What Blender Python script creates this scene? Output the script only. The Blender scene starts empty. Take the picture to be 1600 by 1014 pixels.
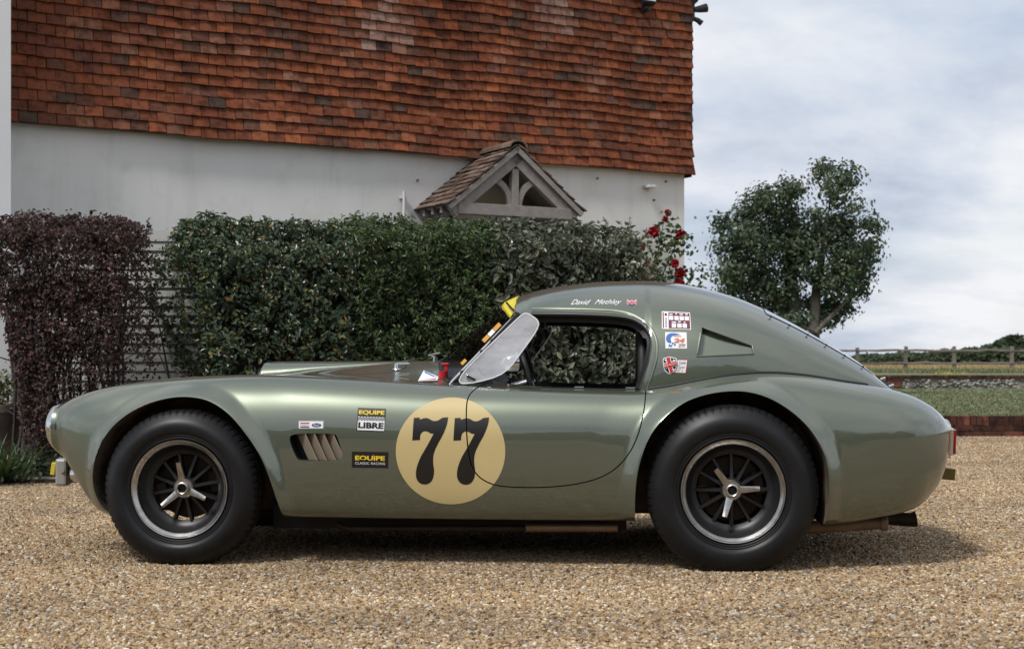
import bpy, bmesh, math, random
import numpy as np
from mathutils import Vector, Matrix, Euler
from mathutils.bvhtree import BVHTree
from mathutils.geometry import tessellate_polygon

SC = bpy.context.scene
COL = SC.collection
R = math.radians

# ------------------------------------------------------------------ camera
FPX = 2246.0            # focal length in pixels of a 1600 px wide frame
CAMZ = 0.875
HOR = 560.0             # image row of the horizon in that frame
cam_d = bpy.data.cameras.new('camera')
cam = bpy.data.objects.new('camera', cam_d)
COL.objects.link(cam)
cam.location = (0, 0, CAMZ)
cam.rotation_euler = (R(90), 0, 0)
cam_d.sensor_width = 36.0
cam_d.lens = 36.0 * FPX / 1600.0
cam_d.shift_y = (HOR - 507.0) / 1600.0
cam_d.clip_start = 0.05
cam_d.clip_end = 6000
cam_d.dof.use_dof = True
cam_d.dof.focus_distance = 6.1
cam_d.dof.aperture_fstop = 7.1
SC.camera = cam

# ------------------------------------------------------------------ world: daylight sky with broken cloud
SUN_EL, SUN_AZ = 54.0, 219.0     # degrees; azimuth clockwise from +Y, so the sun stands high on the left
w = bpy.data.worlds.new('World')
SC.world = w
w.use_nodes = True
nt = w.node_tree
nt.nodes.clear()
def N(tree, typ, **kw):
    n = tree.nodes.new(typ)
    for k, v in kw.items():
        if k == 'op': n.operation = v
        elif k == 'ins':
            for kk, vv in v.items(): n.inputs[kk].default_value = vv
        else: setattr(n, k, v)
    return n
out = N(nt, 'ShaderNodeOutputWorld')
bg = N(nt, 'ShaderNodeBackground')
sky = N(nt, 'ShaderNodeTexSky')
sky.sky_type = 'NISHITA'
sky.sun_disc = False
sky.sun_elevation = R(SUN_EL)
sky.sun_rotation = R(SUN_AZ)
sky.altitude = 50
sky.air_density = 1.0
sky.dust_density = 1.5
sky.ozone_density = 1.0
tc = N(nt, 'ShaderNodeTexCoord')
sep = N(nt, 'ShaderNodeSeparateXYZ')
nt.links.new(tc.outputs['Generated'], sep.inputs[0])
zz = N(nt, 'ShaderNodeMath', op='MAXIMUM'); zz.inputs[1].default_value = 0.0
nt.links.new(sep.outputs['Z'], zz.inputs[0])
za = N(nt, 'ShaderNodeMath', op='ADD'); za.inputs[1].default_value = 0.38
nt.links.new(zz.outputs[0], za.inputs[0])
dv = []
for ax in 'XY':
    d = N(nt, 'ShaderNodeMath', op='DIVIDE')
    nt.links.new(sep.outputs[ax], d.inputs[0]); nt.links.new(za.outputs[0], d.inputs[1]); dv.append(d)
cmb = N(nt, 'ShaderNodeCombineXYZ')
nt.links.new(dv[0].outputs[0], cmb.inputs[0]); nt.links.new(dv[1].outputs[0], cmb.inputs[1])
mp = N(nt, 'ShaderNodeMapping')
mp.inputs['Location'].default_value = (3.1, 1.7, 0.0)
mp.inputs['Scale'].default_value = (0.75, 0.9, 1)
nt.links.new(cmb.outputs[0], mp.inputs['Vector'])
n1 = N(nt, 'ShaderNodeTexNoise', ins={'Scale': 2.4, 'Detail': 11.0, 'Roughness': 0.58, 'Distortion': 0.1})
nt.links.new(mp.outputs[0], n1.inputs['Vector'])
n2 = N(nt, 'ShaderNodeTexNoise', ins={'Scale': 2.3, 'Detail': 11.0, 'Roughness': 0.57, 'Distortion': 0.15})
mp2 = N(nt, 'ShaderNodeMapping'); mp2.inputs['Location'].default_value = (9.3, 4.4, 2.0)
nt.links.new(mp.outputs[0], mp2.inputs['Vector']); nt.links.new(mp2.outputs[0], n2.inputs['Vector'])
cov = N(nt, 'ShaderNodeValToRGB')
cov.color_ramp.elements[0].position = 0.28; cov.color_ramp.elements[0].color = (0.55, 0.55, 0.55, 1)
cov.color_ramp.elements[1].position = 0.56; cov.color_ramp.elements[1].color = (1, 1, 1, 1)
nt.links.new(n1.outputs['Fac'], cov.inputs[0])
ccol = N(nt, 'ShaderNodeValToRGB')
ccol.color_ramp.elements[0].position = 0.36; ccol.color_ramp.elements[0].color = (0.45, 0.53, 0.67, 1)
ccol.color_ramp.elements[1].position = 0.60; ccol.color_ramp.elements[1].color = (0.98, 0.99, 1.02, 1)
e = ccol.color_ramp.elements.new(0.48); e.color = (0.71, 0.765, 0.875, 1)
nt.links.new(n2.outputs['Fac'], ccol.inputs[0])
CLOUD = N(nt, 'ShaderNodeVectorMath', op='SCALE'); CLOUD.inputs['Scale'].default_value = 7.0
nt.links.new(ccol.outputs[0], CLOUD.inputs[0])
mx = N(nt, 'ShaderNodeMix', data_type='RGBA')
nt.links.new(cov.outputs[0], mx.inputs['Factor'])
nt.links.new(sky.outputs[0], mx.inputs['A']); nt.links.new(CLOUD.outputs[0], mx.inputs['B'])
nt.links.new(mx.outputs['Result'], bg.inputs['Color'])
bg.inputs['Strength'].default_value = 0.108
nt.links.new(bg.outputs[0], out.inputs[0])

# ------------------------------------------------------------------ sun through thin cloud, exposure
sd = bpy.data.lights.new('sun', 'SUN')
sd.energy = 2.4
sd.angle = R(12)
sd.color = (1.0, 0.985, 0.95)
sun = bpy.data.objects.new('sun', sd)
COL.objects.link(sun)
_d = Vector((math.sin(R(SUN_AZ)) * math.cos(R(SUN_EL)), math.cos(R(SUN_AZ)) * math.cos(R(SUN_EL)), math.sin(R(SUN_EL))))
sun.rotation_euler = _d.to_track_quat('Z', 'Y').to_euler()
sun.location = _d * 60
vs = SC.view_settings
SC.display_settings.display_device = 'sRGB'
vs.view_transform = 'Standard'
vs.look = 'None'
vs.exposure = 0.30
vs.gamma = 1.0
vs.use_curve_mapping = False
SC.cycles.max_bounces = 8
SC.cycles.transparent_max_bounces = 12
SC.cycles.caustics_reflective = False
SC.cycles.caustics_refractive = False
SC.cycles.use_denoising = True

# ------------------------------------------------------------------ helpers
def link(o, parent=None, label=None, cat=None, group=None, kind=None):
    COL.objects.link(o)
    if parent is not None: o.parent = parent
    if label: o['label'] = label
    if cat: o['category'] = cat
    if group: o['group'] = group
    if kind: o['kind'] = kind
    return o

def mesh_from(name, verts, faces, mats=(), smooth=False, tint=None, matidx=None):
    me = bpy.data.meshes.new(name)
    if isinstance(verts, np.ndarray): verts = verts.tolist()
    if isinstance(faces, np.ndarray): faces = faces.tolist()
    me.from_pydata(verts, [], faces)
    for m in (mats if isinstance(mats, (list, tuple)) else (mats,)): me.materials.append(m)
    if smooth: me.polygons.foreach_set('use_smooth', [True] * len(me.polygons))
    if matidx is not None: me.polygons.foreach_set('material_index', matidx)
    if tint is not None:
        at = me.attributes.new('tint', 'FLOAT', 'FACE')
        at.data.foreach_set('value', np.asarray(tint, dtype=np.float32))
    me.update()
    return me

def obj(name, me, parent=None, **kw):
    return link(bpy.data.objects.new(name, me), parent, **kw)

def empty(name, loc=(0, 0, 0), rz=0.0, **kw):
    o = bpy.data.objects.new(name, None)
    o.location = loc; o.rotation_euler = (0, 0, rz)
    o.empty_display_size = 0.3
    return link(o, **kw)

class MB:
    """collects boxes, tubes, lathes in one mesh"""
    def __init__(s): s.v = []; s.f = []; s.mi = []
    def add(s, v, f, mi=0):
        n = len(s.v)
        s.v += [tuple(map(float, p)) for p in v]
        s.f += [tuple(i + n for i in q) for q in f]
        s.mi += [mi] * len(f)
        return s
    def box(s, c, size, M=None, mi=0, taper=1.0):
        x, y, z = [d / 2 for d in size]
        vv = []
        for sz in (-1, 1):
            t = 1.0 if sz < 0 else taper
            for sx, sy in ((-1, -1), (1, -1), (1, 1), (-1, 1)):
                p = Vector((sx * x * t, sy * y * t, sz * z))
                if M is not None: p = M @ p
                vv.append(p + Vector(c))
        return s.add(vv, [(3, 2, 1, 0), (4, 5, 6, 7), (0, 1, 5, 4), (1, 2, 6, 5), (2, 3, 7, 6), (3, 0, 4, 7)], mi)
    def tube(s, pts, r, n=10, mi=0, closed=False, cap=True):
        pts = [Vector(p) for p in pts]
        m = len(pts)
        rr = r if isinstance(r, (list, tuple)) else [r] * m
        vv = []; ref = None
        for i, p in enumerate(pts):
            if closed: t = pts[(i + 1) % m] - pts[i - 1]
            else: t = pts[min(i + 1, m - 1)] - pts[max(i - 1, 0)]
            t = t.normalized() if t.length > 1e-9 else Vector((0, 0, 1))
            if ref is None:
                ref = Vector((0, 0, 1)) if abs(t.z) < 0.9 else Vector((1, 0, 0))
            u = (ref - t * ref.dot(t))
            if u.length < 1e-6: u = t.orthogonal()
            u.normalize(); ref = u
            q = t.cross(u)
            for k in range(n):
                a = 2 * math.pi * k / n
                vv.append(p + (u * math.cos(a) + q * math.sin(a)) * rr[i])
        ff = []
        for i in range(m if closed else m - 1):
            j = (i + 1) % m
            for k in range(n):
                k2 = (k + 1) % n
                ff.append((i * n + k, i * n + k2, j * n + k2, j * n + k))
        if not closed and cap:
            ff.append(tuple(range(n - 1, -1, -1)))
            ff.append(tuple((m - 1) * n + k for k in range(n)))
        return s.add(vv, ff, mi)
    def lathe(s, prof, n=48, axis='y', mi=0, c=(0, 0, 0)):
        """prof: list of (r, h) turned about an axis"""
        vv = []
        for k in range(n):
            a = 2 * math.pi * k / n
            for r, h in prof:
                if axis == 'y': p = (r * math.cos(a), h, r * math.sin(a))
                elif axis == 'z': p = (r * math.cos(a), r * math.sin(a), h)
                else: p = (h, r * math.cos(a), r * math.sin(a))
                vv.append((p[0] + c[0], p[1] + c[1], p[2] + c[2]))
        m = len(prof); ff = []
        for k in range(n):
            k2 = (k + 1) % n
            for i in range(m - 1):
                ff.append((k * m + i, k * m + i + 1, k2 * m + i + 1, k2 * m + i))
        return s.add(vv, ff, mi)
    def prism(s, poly, y0, y1, axes='xz', mi=0):
        """polygon in two axes, pushed along the third"""
        n = len(poly)
        def P(u, v, h):
            return {'xz': (u, h, v), 'xy': (u, v, h), 'yz': (h, u, v)}[axes]
        vv = [P(u, v, y0) for u, v in poly] + [P(u, v, y1) for u, v in poly]
        ff = [tuple(range(n)), tuple(range(2 * n - 1, n - 1, -1))]
        ff += [(i, n + i, n + (i + 1) % n, (i + 1) % n) for i in range(n)]
        return s.add(vv, ff, mi)
    def mesh(s, name, mats, smooth=False, fixn=True):
        me = mesh_from(name, s.v, s.f, mats, smooth, matidx=s.mi)
        if fixn:
            bm = bmesh.new(); bm.from_mesh(me)
            bmesh.ops.recalc_face_normals(bm, faces=bm.faces)
            bm.to_mesh(me); bm.free()
        return me
    def obj(s, name, mats, parent=None, smooth=False, bevel=0, angle=40, **kw):
        me = s.mesh(name, mats, smooth)
        o = obj(name, me, parent, **kw)
        if smooth: me.set_sharp_from_angle(angle=R(angle))
        if bevel:
            b = o.modifiers.new('bevel', 'BEVEL'); b.width = bevel; b.segments = 2; b.limit_method = 'ANGLE'
        return o

def pchip(xs, ys, x):
    xs = np.asarray(xs, float); ys = np.asarray(ys, float); x = np.asarray(x, float)
    h = np.diff(xs); d = np.diff(ys) / h
    m = np.zeros_like(ys)
    for i in range(1, len(xs) - 1):
        if d[i - 1] * d[i] > 0:
            w1 = 2 * h[i] + h[i - 1]; w2 = h[i] + 2 * h[i - 1]
            m[i] = (w1 + w2) / (w1 / d[i - 1] + w2 / d[i])
    m[0] = d[0]; m[-1] = d[-1]
    xx = np.clip(x, xs[0], xs[-1])
    k = np.clip(np.searchsorted(xs, xx) - 1, 0, len(xs) - 2)
    t = (xx - xs[k]) / h[k]
    return ((2 * t**3 - 3 * t**2 + 1) * ys[k] + (t**3 - 2 * t**2 + t) * h[k] * m[k]
            + (-2 * t**3 + 3 * t**2) * ys[k + 1] + (t**3 - t**2) * h[k] * m[k + 1])

def chaikin(p, n=2, closed=True):
    p = [tuple(q) for q in p]
    for _ in range(n):
        q = []
        m = len(p)
        for i in range(m if closed else m - 1):
            a = p[i]; b = p[(i + 1) % m]
            q.append(tuple(0.75 * u + 0.25 * v for u, v in zip(a, b)))
            q.append(tuple(0.25 * u + 0.75 * v for u, v in zip(a, b)))
        if not closed: q = [p[0]] + q + [p[-1]]
        p = q
    return p

def at(px, py, depth):
    """world point at a real distance from where the photograph was taken"""
    return Vector(((px - 800) / FPX * depth, depth, CAMZ + (HOR - py) / FPX * depth))

# ------------------------------------------------------------------ materials
def mat(name, col=(0.5, 0.5, 0.5), rough=0.5, metal=0.0, spec=0.5, **kw):
    m = bpy.data.materials.new(name); m.use_nodes = True
    b = m.node_tree.nodes['Principled BSDF']
    b.inputs['Base Color'].default_value = (*col, 1)
    b.inputs['Roughness'].default_value = rough
    b.inputs['Metallic'].default_value = metal
    b.inputs['Specular IOR Level'].default_value = spec
    for k, v in kw.items(): b.inputs[k.replace('_', ' ')].default_value = v
    return m

def ramp(t, stops):
    r = N(t, 'ShaderNodeValToRGB')
    el = r.color_ramp.elements
    while len(el) < len(stops): el.new(0.5)
    for i, (p, c) in enumerate(stops):
        el[i].position = p; el[i].color = (*c, 1)
    return r

def noise(t, scale, detail=6, rough=0.55, coords='Object', scl=(1, 1, 1), dist=0.0):
    if coords == 'World':
        g = N(t, 'ShaderNodeNewGeometry'); src = g.outputs['Position']
    else:
        c = N(t, 'ShaderNodeTexCoord'); src = c.outputs[coords]
    m = N(t, 'ShaderNodeMapping'); m.inputs['Scale'].default_value = scl
    t.links.new(src, m.inputs['Vector'])
    n = N(t, 'ShaderNodeTexNoise', ins={'Scale': scale, 'Detail': detail, 'Roughness': rough, 'Distortion': dist})
    t.links.new(m.outputs[0], n.inputs['Vector'])
    return n

def rnd(t):
    """one random number per object or, in a joined mesh, per face"""
    oi = N(t, 'ShaderNodeObjectInfo'); a = N(t, 'ShaderNodeAttribute'); a.attribute_name = 'tint'
    ad = N(t, 'ShaderNodeMath', op='ADD'); fr = N(t, 'ShaderNodeMath', op='FRACT')
    t.links.new(oi.outputs['Random'], ad.inputs[0]); t.links.new(a.outputs['Fac'], ad.inputs[1])
    t.links.new(ad.outputs[0], fr.inputs[0])
    return fr

def mixc(t, a, b, fac, mode='MIX'):
    m = N(t, 'ShaderNodeMix', data_type='RGBA', blend_type=mode)
    for s, k in ((a, 'A'), (b, 'B'), (fac, 'Factor')):
        if isinstance(s, (int, float)): m.inputs[k].default_value = s
        elif isinstance(s, tuple): m.inputs[k].default_value = (*s, 1)
        else: t.links.new(s, m.inputs[k])
    return m.outputs['Result']

def bump(t, b, src, strength=0.3, dist=0.01):
    n = N(t, 'ShaderNodeBump', ins={'Strength': strength, 'Distance': dist})
    t.links.new(src, n.inputs['Height']); t.links.new(n.outputs[0], b.inputs['Normal'])

def mat_noise(name, stops, scale=5, rough=0.7, coords='Object', scl=(1, 1, 1), bmp=0.0, bscale=None, bdist=0.01, detail=8, spec=0.3, metal=0.0, random_mix=0.0, rstops=None):
    m = mat(name, (0.5,) * 3, rough, metal, spec); t = m.node_tree; b = t.nodes['Principled BSDF']
    n = noise(t, scale, detail, coords=coords, scl=scl)
    r = ramp(t, stops); t.links.new(n.outputs['Fac'], r.inputs[0])
    c = r.outputs[0]
    if rstops:
        q = ramp(t, rstops); t.links.new(rnd(t).outputs[0], q.inputs[0])
        c = mixc(t, c, q.outputs[0], random_mix)
    t.links.new(c, b.inputs['Base Color'])
    if bmp:
        n2_ = noise(t, bscale or scale * 4, 6, coords=coords, scl=scl)
        bump(t, b, n2_.outputs['Fac'], bmp, bdist)
    return m

def mat_leaf(name, stops, rough=0.45, spec=0.35, trans=0.25):
    m = mat(name, (0.05, 0.08, 0.03), rough, 0, spec); t = m.node_tree; b = t.nodes['Principled BSDF']
    q = ramp(t, stops); t.links.new(rnd(t).outputs[0], q.inputs[0])
    t.links.new(q.outputs[0], b.inputs['Base Color'])
    tr = N(t, 'ShaderNodeBsdfTranslucent'); t.links.new(q.outputs[0], tr.inputs['Color'])
    ms = N(t, 'ShaderNodeMixShader'); ms.inputs[0].default_value = trans
    o = t.nodes['Material Output']
    t.links.new(b.outputs[0], ms.inputs[1]); t.links.new(tr.outputs[0], ms.inputs[2]); t.links.new(ms.outputs[0], o.inputs['Surface'])
    return m

M = {}
# gravel stones: one colour per pebble
def gravel_mat(name, stone=True):
    m = mat(name, (0.4, 0.32, 0.22), 0.75, 0, 0.25); t = m.node_tree; b = t.nodes['Principled BSDF']
    stops = [(0.0, (0.085, 0.048, 0.022)), (0.14, (0.25, 0.15, 0.07)), (0.30, (0.45, 0.31, 0.165)), (0.48, (0.31, 0.21, 0.115)), (0.63, (0.57, 0.44, 0.265)),
             (0.74, (0.25, 0.20, 0.155)), (0.85, (0.76, 0.67, 0.52)), (0.92, (0.14, 0.13, 0.125)), (1.0, (0.38, 0.24, 0.115))]
    q = ramp(t, stops)
    big = noise(t, 0.9, 5, 0.6, coords='World', scl=(0.4, 1, 1))
    br = ramp(t, [(0.33, (0.64, 0.63, 0.63)), (0.66, (1.10, 1.08, 1.05))])
    t.links.new(big.outputs['Fac'], br.inputs[0])
    if stone:
        t.links.new(rnd(t).outputs[0], q.inputs[0])
        n = noise(t, 160, 3, coords='Object')
        c = mixc(t, q.outputs[0], br.outputs[0], 1.0, 'MULTIPLY')
    else:
        vo = N(t, 'ShaderNodeTexVoronoi', ins={'Scale': 95.0}); g = N(t, 'ShaderNodeNewGeometry')
        t.links.new(g.outputs['Position'], vo.inputs['Vector'])
        sp = N(t, 'ShaderNodeSeparateColor'); t.links.new(vo.outputs['Color'], sp.inputs[0])
        t.links.new(sp.outputs[0], q.inputs[0])
        c = mixc(t, mixc(t, q.outputs[0], (0.80, 0.77, 0.74), 1.0, 'MULTIPLY'), br.outputs[0], 1.0, 'MULTIPLY')
        iv = N(t, 'ShaderNodeMath', op='SUBTRACT'); iv.inputs[0].default_value = 1.0
        t.links.new(vo.outputs['Distance'], iv.inputs[1])
        bump(t, b, iv.outputs[0], 1.0, 0.012)
    t.links.new(c, b.inputs['Base Color'])
    return m
M['pebble'] = gravel_mat('pebble')
M['gravel_bed'] = gravel_mat('gravel_bed', False)
M['soil'] = mat_noise('soil', [(0.3, (0.035, 0.026, 0.018)), (0.7, (0.085, 0.064, 0.045))], 14, 0.95, 'World', bmp=0.8, bscale=60, bdist=0.03)
M['lawn'] = mat_noise('lawn', [(0.25, (0.085, 0.11, 0.05)), (0.5, (0.13, 0.155, 0.07)), (0.75, (0.18, 0.19, 0.095))], 1.6, 0.9, 'World', scl=(0.5, 1, 1), bmp=0.6, bscale=40, bdist=0.05)
M['stubble'] = mat_noise('stubble', [(0.3, (0.40, 0.32, 0.20)), (0.7, (0.54, 0.44, 0.29))], 0.4, 0.95, 'World', bmp=0.4, bscale=8, bdist=0.1)
M['render_wall'] = mat_noise('render_wall', [(0.2, (0.68, 0.665, 0.63)), (0.5, (0.77, 0.755, 0.715)), (0.8, (0.80, 0.785, 0.745))], 1.3, 0.85, 'World', scl=(1, 1, 0.35), bmp=0.15, bscale=90, bdist=0.004)
_t = M['render_wall'].node_tree; _b = _t.nodes['Principled BSDF']; _src = _b.inputs['Base Color'].links[0].from_socket
_n = noise(_t, 5.0, 6, 0.6, coords='World', scl=(1, 1, 0.09), dist=0.6); _r = ramp(_t, [(0.28, (0.86, 0.88, 0.86)), (0.50, (1, 1, 1))]); _t.links.new(_n.outputs['Fac'], _r.inputs[0])
_n2 = noise(_t, 2.2, 8, 0.7, coords='World'); _r2 = ramp(_t, [(0.30, (0.86, 0.88, 0.85)), (0.48, (1, 1, 1))]); _t.links.new(_n2.outputs['Fac'], _r2.inputs[0])
_t.links.new(mixc(_t, mixc(_t, _src, _r.outputs[0], 0.8, 'MULTIPLY'), _r2.outputs[0], 0.8, 'MULTIPLY'), _b.inputs['Base Color'])
M['white_wall'] = mat_noise('white_wall', [(0.25, (0.66, 0.67, 0.68)), (0.75, (0.80, 0.80, 0.80))], 1.0, 0.8, 'World', scl=(1, 1, 0.4), bmp=0.15, bscale=80, bdist=0.004)
def tile_mat(name, stops, spots=0.5):
    m = mat(name, (0.3, 0.1, 0.05), 0.85, 0, 0.10); t = m.node_tree; b = t.nodes['Principled BSDF']
    q = ramp(t, stops); q.color_ramp.interpolation = 'LINEAR'
    t.links.new(rnd(t).outputs[0], q.inputs[0])
    n = noise(t, 14, 9, 0.68, coords='World')
    r1 = ramp(t, [(0.34, (0.36, 0.35, 0.37)), (0.52, (1, 1, 1)), (0.70, (1.25, 1.15, 1.0))])
    t.links.new(n.outputs['Fac'], r1.inputs[0])
    c = mixc(t, q.outputs[0], r1.outputs[0], 0.85, 'MULTIPLY')
    n3 = noise(t, 34, 6, 0.6, coords='World')
    r3 = ramp(t, [(0.64, (0, 0, 0)), (0.74, (1, 1, 1))]); t.links.new(n3.outputs['Fac'], r3.inputs[0])
    f = N(t, 'ShaderNodeMath', op='MULTIPLY'); f.inputs[1].default_value = spots
    t.links.new(r3.outputs[0], f.inputs[0])
    c = mixc(t, c, (0.36, 0.33, 0.27), f.outputs[0])
    # long vague streaks of soot and lichen
    n4 = noise(t, 1.1, 5, 0.6, coords='World', scl=(1.6, 1.6, 0.7))
    r4 = ramp(t, [(0.34, (0.62, 0.60, 0.62)), (0.56, (1, 1, 1))]); t.links.new(n4.outputs['Fac'], r4.inputs[0])
    c = mixc(t, c, r4.outputs[0], 0.9, 'MULTIPLY')
    t.links.new(c, b.inputs['Base Color'])
    n5 = noise(t, 60, 5, coords='World'); bump(t, b, n5.outputs['Fac'], 0.35, 0.006)
    return m
M['tile'] = tile_mat('clay_tile', [(0.0, (0.095, 0.062, 0.048)), (0.05, (0.13, 0.066, 0.044)), (0.12, (0.155, 0.060, 0.037)), (0.32, (0.20, 0.066, 0.034)),
                                   (0.58, (0.25, 0.080, 0.038)), (0.74, (0.17, 0.066, 0.041)), (0.87, (0.32, 0.100, 0.043)), (0.94, (0.26, 0.12, 0.075)), (1.0, (0.15, 0.068, 0.048))], 0.30)
M['tile_pale'] = tile_mat('pale_clay_tile', [(0.0, (0.22, 0.09, 0.055)), (0.5, (0.29, 0.15, 0.11)), (1.0, (0.34, 0.22, 0.175))], 0.5)
M['porch_tile'] = tile_mat('porch_tile', [(0.0, (0.085, 0.06, 0.05)), (0.4, (0.14, 0.095, 0.075)), (0.75, (0.20, 0.14, 0.11)), (1.0, (0.26, 0.20, 0.16))], 1.0)
def wood(name, a, b_, scl=(1, 1, 1), scale=6):
    return mat_noise(name, [(0.3, a), (0.7, b_)], scale, 0.85, 'Object', scl=scl, bmp=0.35, bscale=scale * 3, bdist=0.004, rstops=[(0, a), (1, b_)], random_mix=0.45)
M['oak'] = wood('weathered_oak', (0.19, 0.165, 0.145), (0.33, 0.30, 0.275), (3, 3, 3))
M['board'] = wood('weathered_board', (0.26, 0.255, 0.235), (0.42, 0.41, 0.385), (1, 6, 14), 2.0)
M['rail'] = wood('fence_rail', (0.085, 0.075, 0.062), (0.19, 0.17, 0.145), (1, 6, 6), 2.0)
M['dark'] = mat('deep_shadow_void', (0.012, 0.011, 0.010), 0.9)
M['mortar'] = mat_noise('mortar', [(0.3, (0.16, 0.14, 0.12)), (0.7, (0.28, 0.25, 0.21))], 20, 0.95, 'World')
M['brick'] = tile_mat('brick', [(0.0, (0.050, 0.028, 0.023)), (0.35, (0.085, 0.037, 0.028)), (0.7, (0.115, 0.047, 0.033)), (0.9, (0.20, 0.08, 0.052)), (1.0, (0.07, 0.04, 0.034))], 0.25)
M['flint'] = mat_noise('flint', [(0.3, (0.10, 0.095, 0.09)), (0.7, (0.30, 0.28, 0.25))], 3, 0.6, 'World', rstops=[(0, (0.07, 0.065, 0.06)), (0.5, (0.22, 0.20, 0.18)), (1, (0.5, 0.48, 0.45))], random_mix=0.7)
M['bark'] = mat_noise('bark', [(0.3, (0.085, 0.075, 0.062)), (0.7, (0.20, 0.18, 0.15))], 8, 0.95, 'Object', scl=(1, 1, 0.3), bmp=0.8, bscale=18, bdist=0.03)
M['inner_growth_shade'] = mat('inner_growth_shade', (0.016, 0.014, 0.010), 0.95)  # shade inside the hedges, put into the near-black colour of their twigs
M['twig'] = mat('twig', (0.04, 0.03, 0.025), 0.9)
M['leaf_purple'] = mat_leaf('leaf_purple', [(0, (0.0374, 0.0264, 0.0253)), (0.22, (0.050, 0.050, 0.030)), (0.30, (0.055, 0.036, 0.034)), (0.45, (0.0748, 0.0462, 0.0462)), (0.8, (0.1320, 0.0748, 0.0748)), (0.86, (0.2200, 0.1045, 0.0990)), (1, (0.1100, 0.0968, 0.0550))], 0.5, 0.3)
M['leaf_glossy'] = mat_leaf('leaf_glossy', [(0, (0.0299, 0.0506, 0.0299)), (0.5, (0.0621, 0.0966, 0.0529)), (0.88, (0.1092, 0.1437, 0.0713)), (0.965, (0.2070, 0.1840, 0.0517)), (0.99, (0.3000, 0.2200, 0.0700)), (1, (0.3000, 0.1200, 0.0400))], 0.30, 0.6, 0.18)
M['leaf_vine'] = mat_leaf('leaf_vine', [(0, (0.0322, 0.0575, 0.0230)), (0.5, (0.0690, 0.1127, 0.0437)), (0.9, (0.1265, 0.1782, 0.0633)), (1, (0.2300, 0.2415, 0.0805))], 0.38, 0.5, 0.25)
M['leaf_laurel'] = mat_leaf('leaf_laurel', [(0, (0.052, 0.068, 0.044)), (0.5, (0.115, 0.135, 0.090)), (0.85, (0.20, 0.215, 0.15)), (1, (0.33, 0.33, 0.22))], 0.34, 0.55, 0.22)
M['leaf_tree'] = mat_leaf('leaf_tree', [(0, (0.0381, 0.0605, 0.0358)), (0.5, (0.0784, 0.1120, 0.0627)), (0.9, (0.1344, 0.1702, 0.0952)), (1, (0.2352, 0.2296, 0.1008))], 0.5, 0.3, 0.25)
M['leaf_far'] = mat_leaf('leaf_far', [(0, (0.03, 0.042, 0.026)), (0.6, (0.05, 0.07, 0.038)), (1, (0.09, 0.11, 0.06))], 0.7, 0.2, 0.1)
M['grass_blade'] = mat_leaf('grass_blade', [(0, (0.10, 0.118, 0.055)), (0.6, (0.165, 0.18, 0.09)), (1, (0.30, 0.28, 0.17))], 0.5, 0.3, 0.25)
M['dry_blade'] = mat_leaf('dry_blade', [(0, (0.22, 0.17, 0.08)), (0.6, (0.34, 0.27, 0.14)), (1, (0.42, 0.35, 0.2))], 0.7, 0.2, 0.2)
M['petal'] = mat_leaf('petal', [(0, (0.26, 0.008, 0.014)), (1, (0.46, 0.02, 0.03))], 0.55, 0.3, 0.2)
M['terracotta'] = mat_noise('terracotta', [(0.3, (0.22, 0.17, 0.15)), (0.7, (0.34, 0.27, 0.24))], 6, 0.85, 'Object', bmp=0.2)

# ================================================================== the setting
def sheet(name, x0, x1, y0, y1, z, m, kind='structure', nx=1, ny=1, zf=None, label=None):
    vv = []; ff = []
    for j in range(ny + 1):
        for i in range(nx + 1):
            x = x0 + (x1 - x0) * i / nx; y = y0 + (y1 - y0) * j / ny
            vv.append((x, y, zf(x, y) if zf else z))
    for j in range(ny):
        for i in range(nx):
            a = j * (nx + 1) + i
            ff.append((a, a + 1, a + nx + 2, a + nx + 1))
    return obj(name, mesh_from(name, vv, ff, M_ if isinstance(m, str) and (M_ := M[m]) else m), kind=kind, label=label)

sheet('ground', -2500, 2500, -2500, 5000, -0.10, 'lawn')
sheet('gravel_drive', -16, 16, -14, 16.12, 0.0, 'gravel_bed')

# terrain beyond the retaining wall: lawn, upper grass, stubble
def lawn_z(x, y): return 0.205 + (y - 16.2) / (30 - 16.2) * 0.05 + 0.012 * math.sin(x * 0.7 + y * 0.4)
sheet('lawn', 1.2, 40, 16.30, 30.1, 0, 'lawn', nx=60, ny=30, zf=lawn_z)
def upper_z(x, y): return 0.50 - (y - 30.2) * 0.0028
sheet('upper_grass', -30, 60, 30.35, 48, 0, 'lawn', nx=20, ny=12, zf=upper_z)
sheet('stubble_field', -60, 160, 48, 135, 0, 'stubble', nx=20, ny=12, zf=lambda x, y: 0.447 - (y - 48) * 0.0016)
sheet('far_field', -900, 900, 135, 2600, 0, 'lawn', nx=10, ny=10, zf=lambda x, y: 0.30 - (y - 135) * 0.0012)

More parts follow.
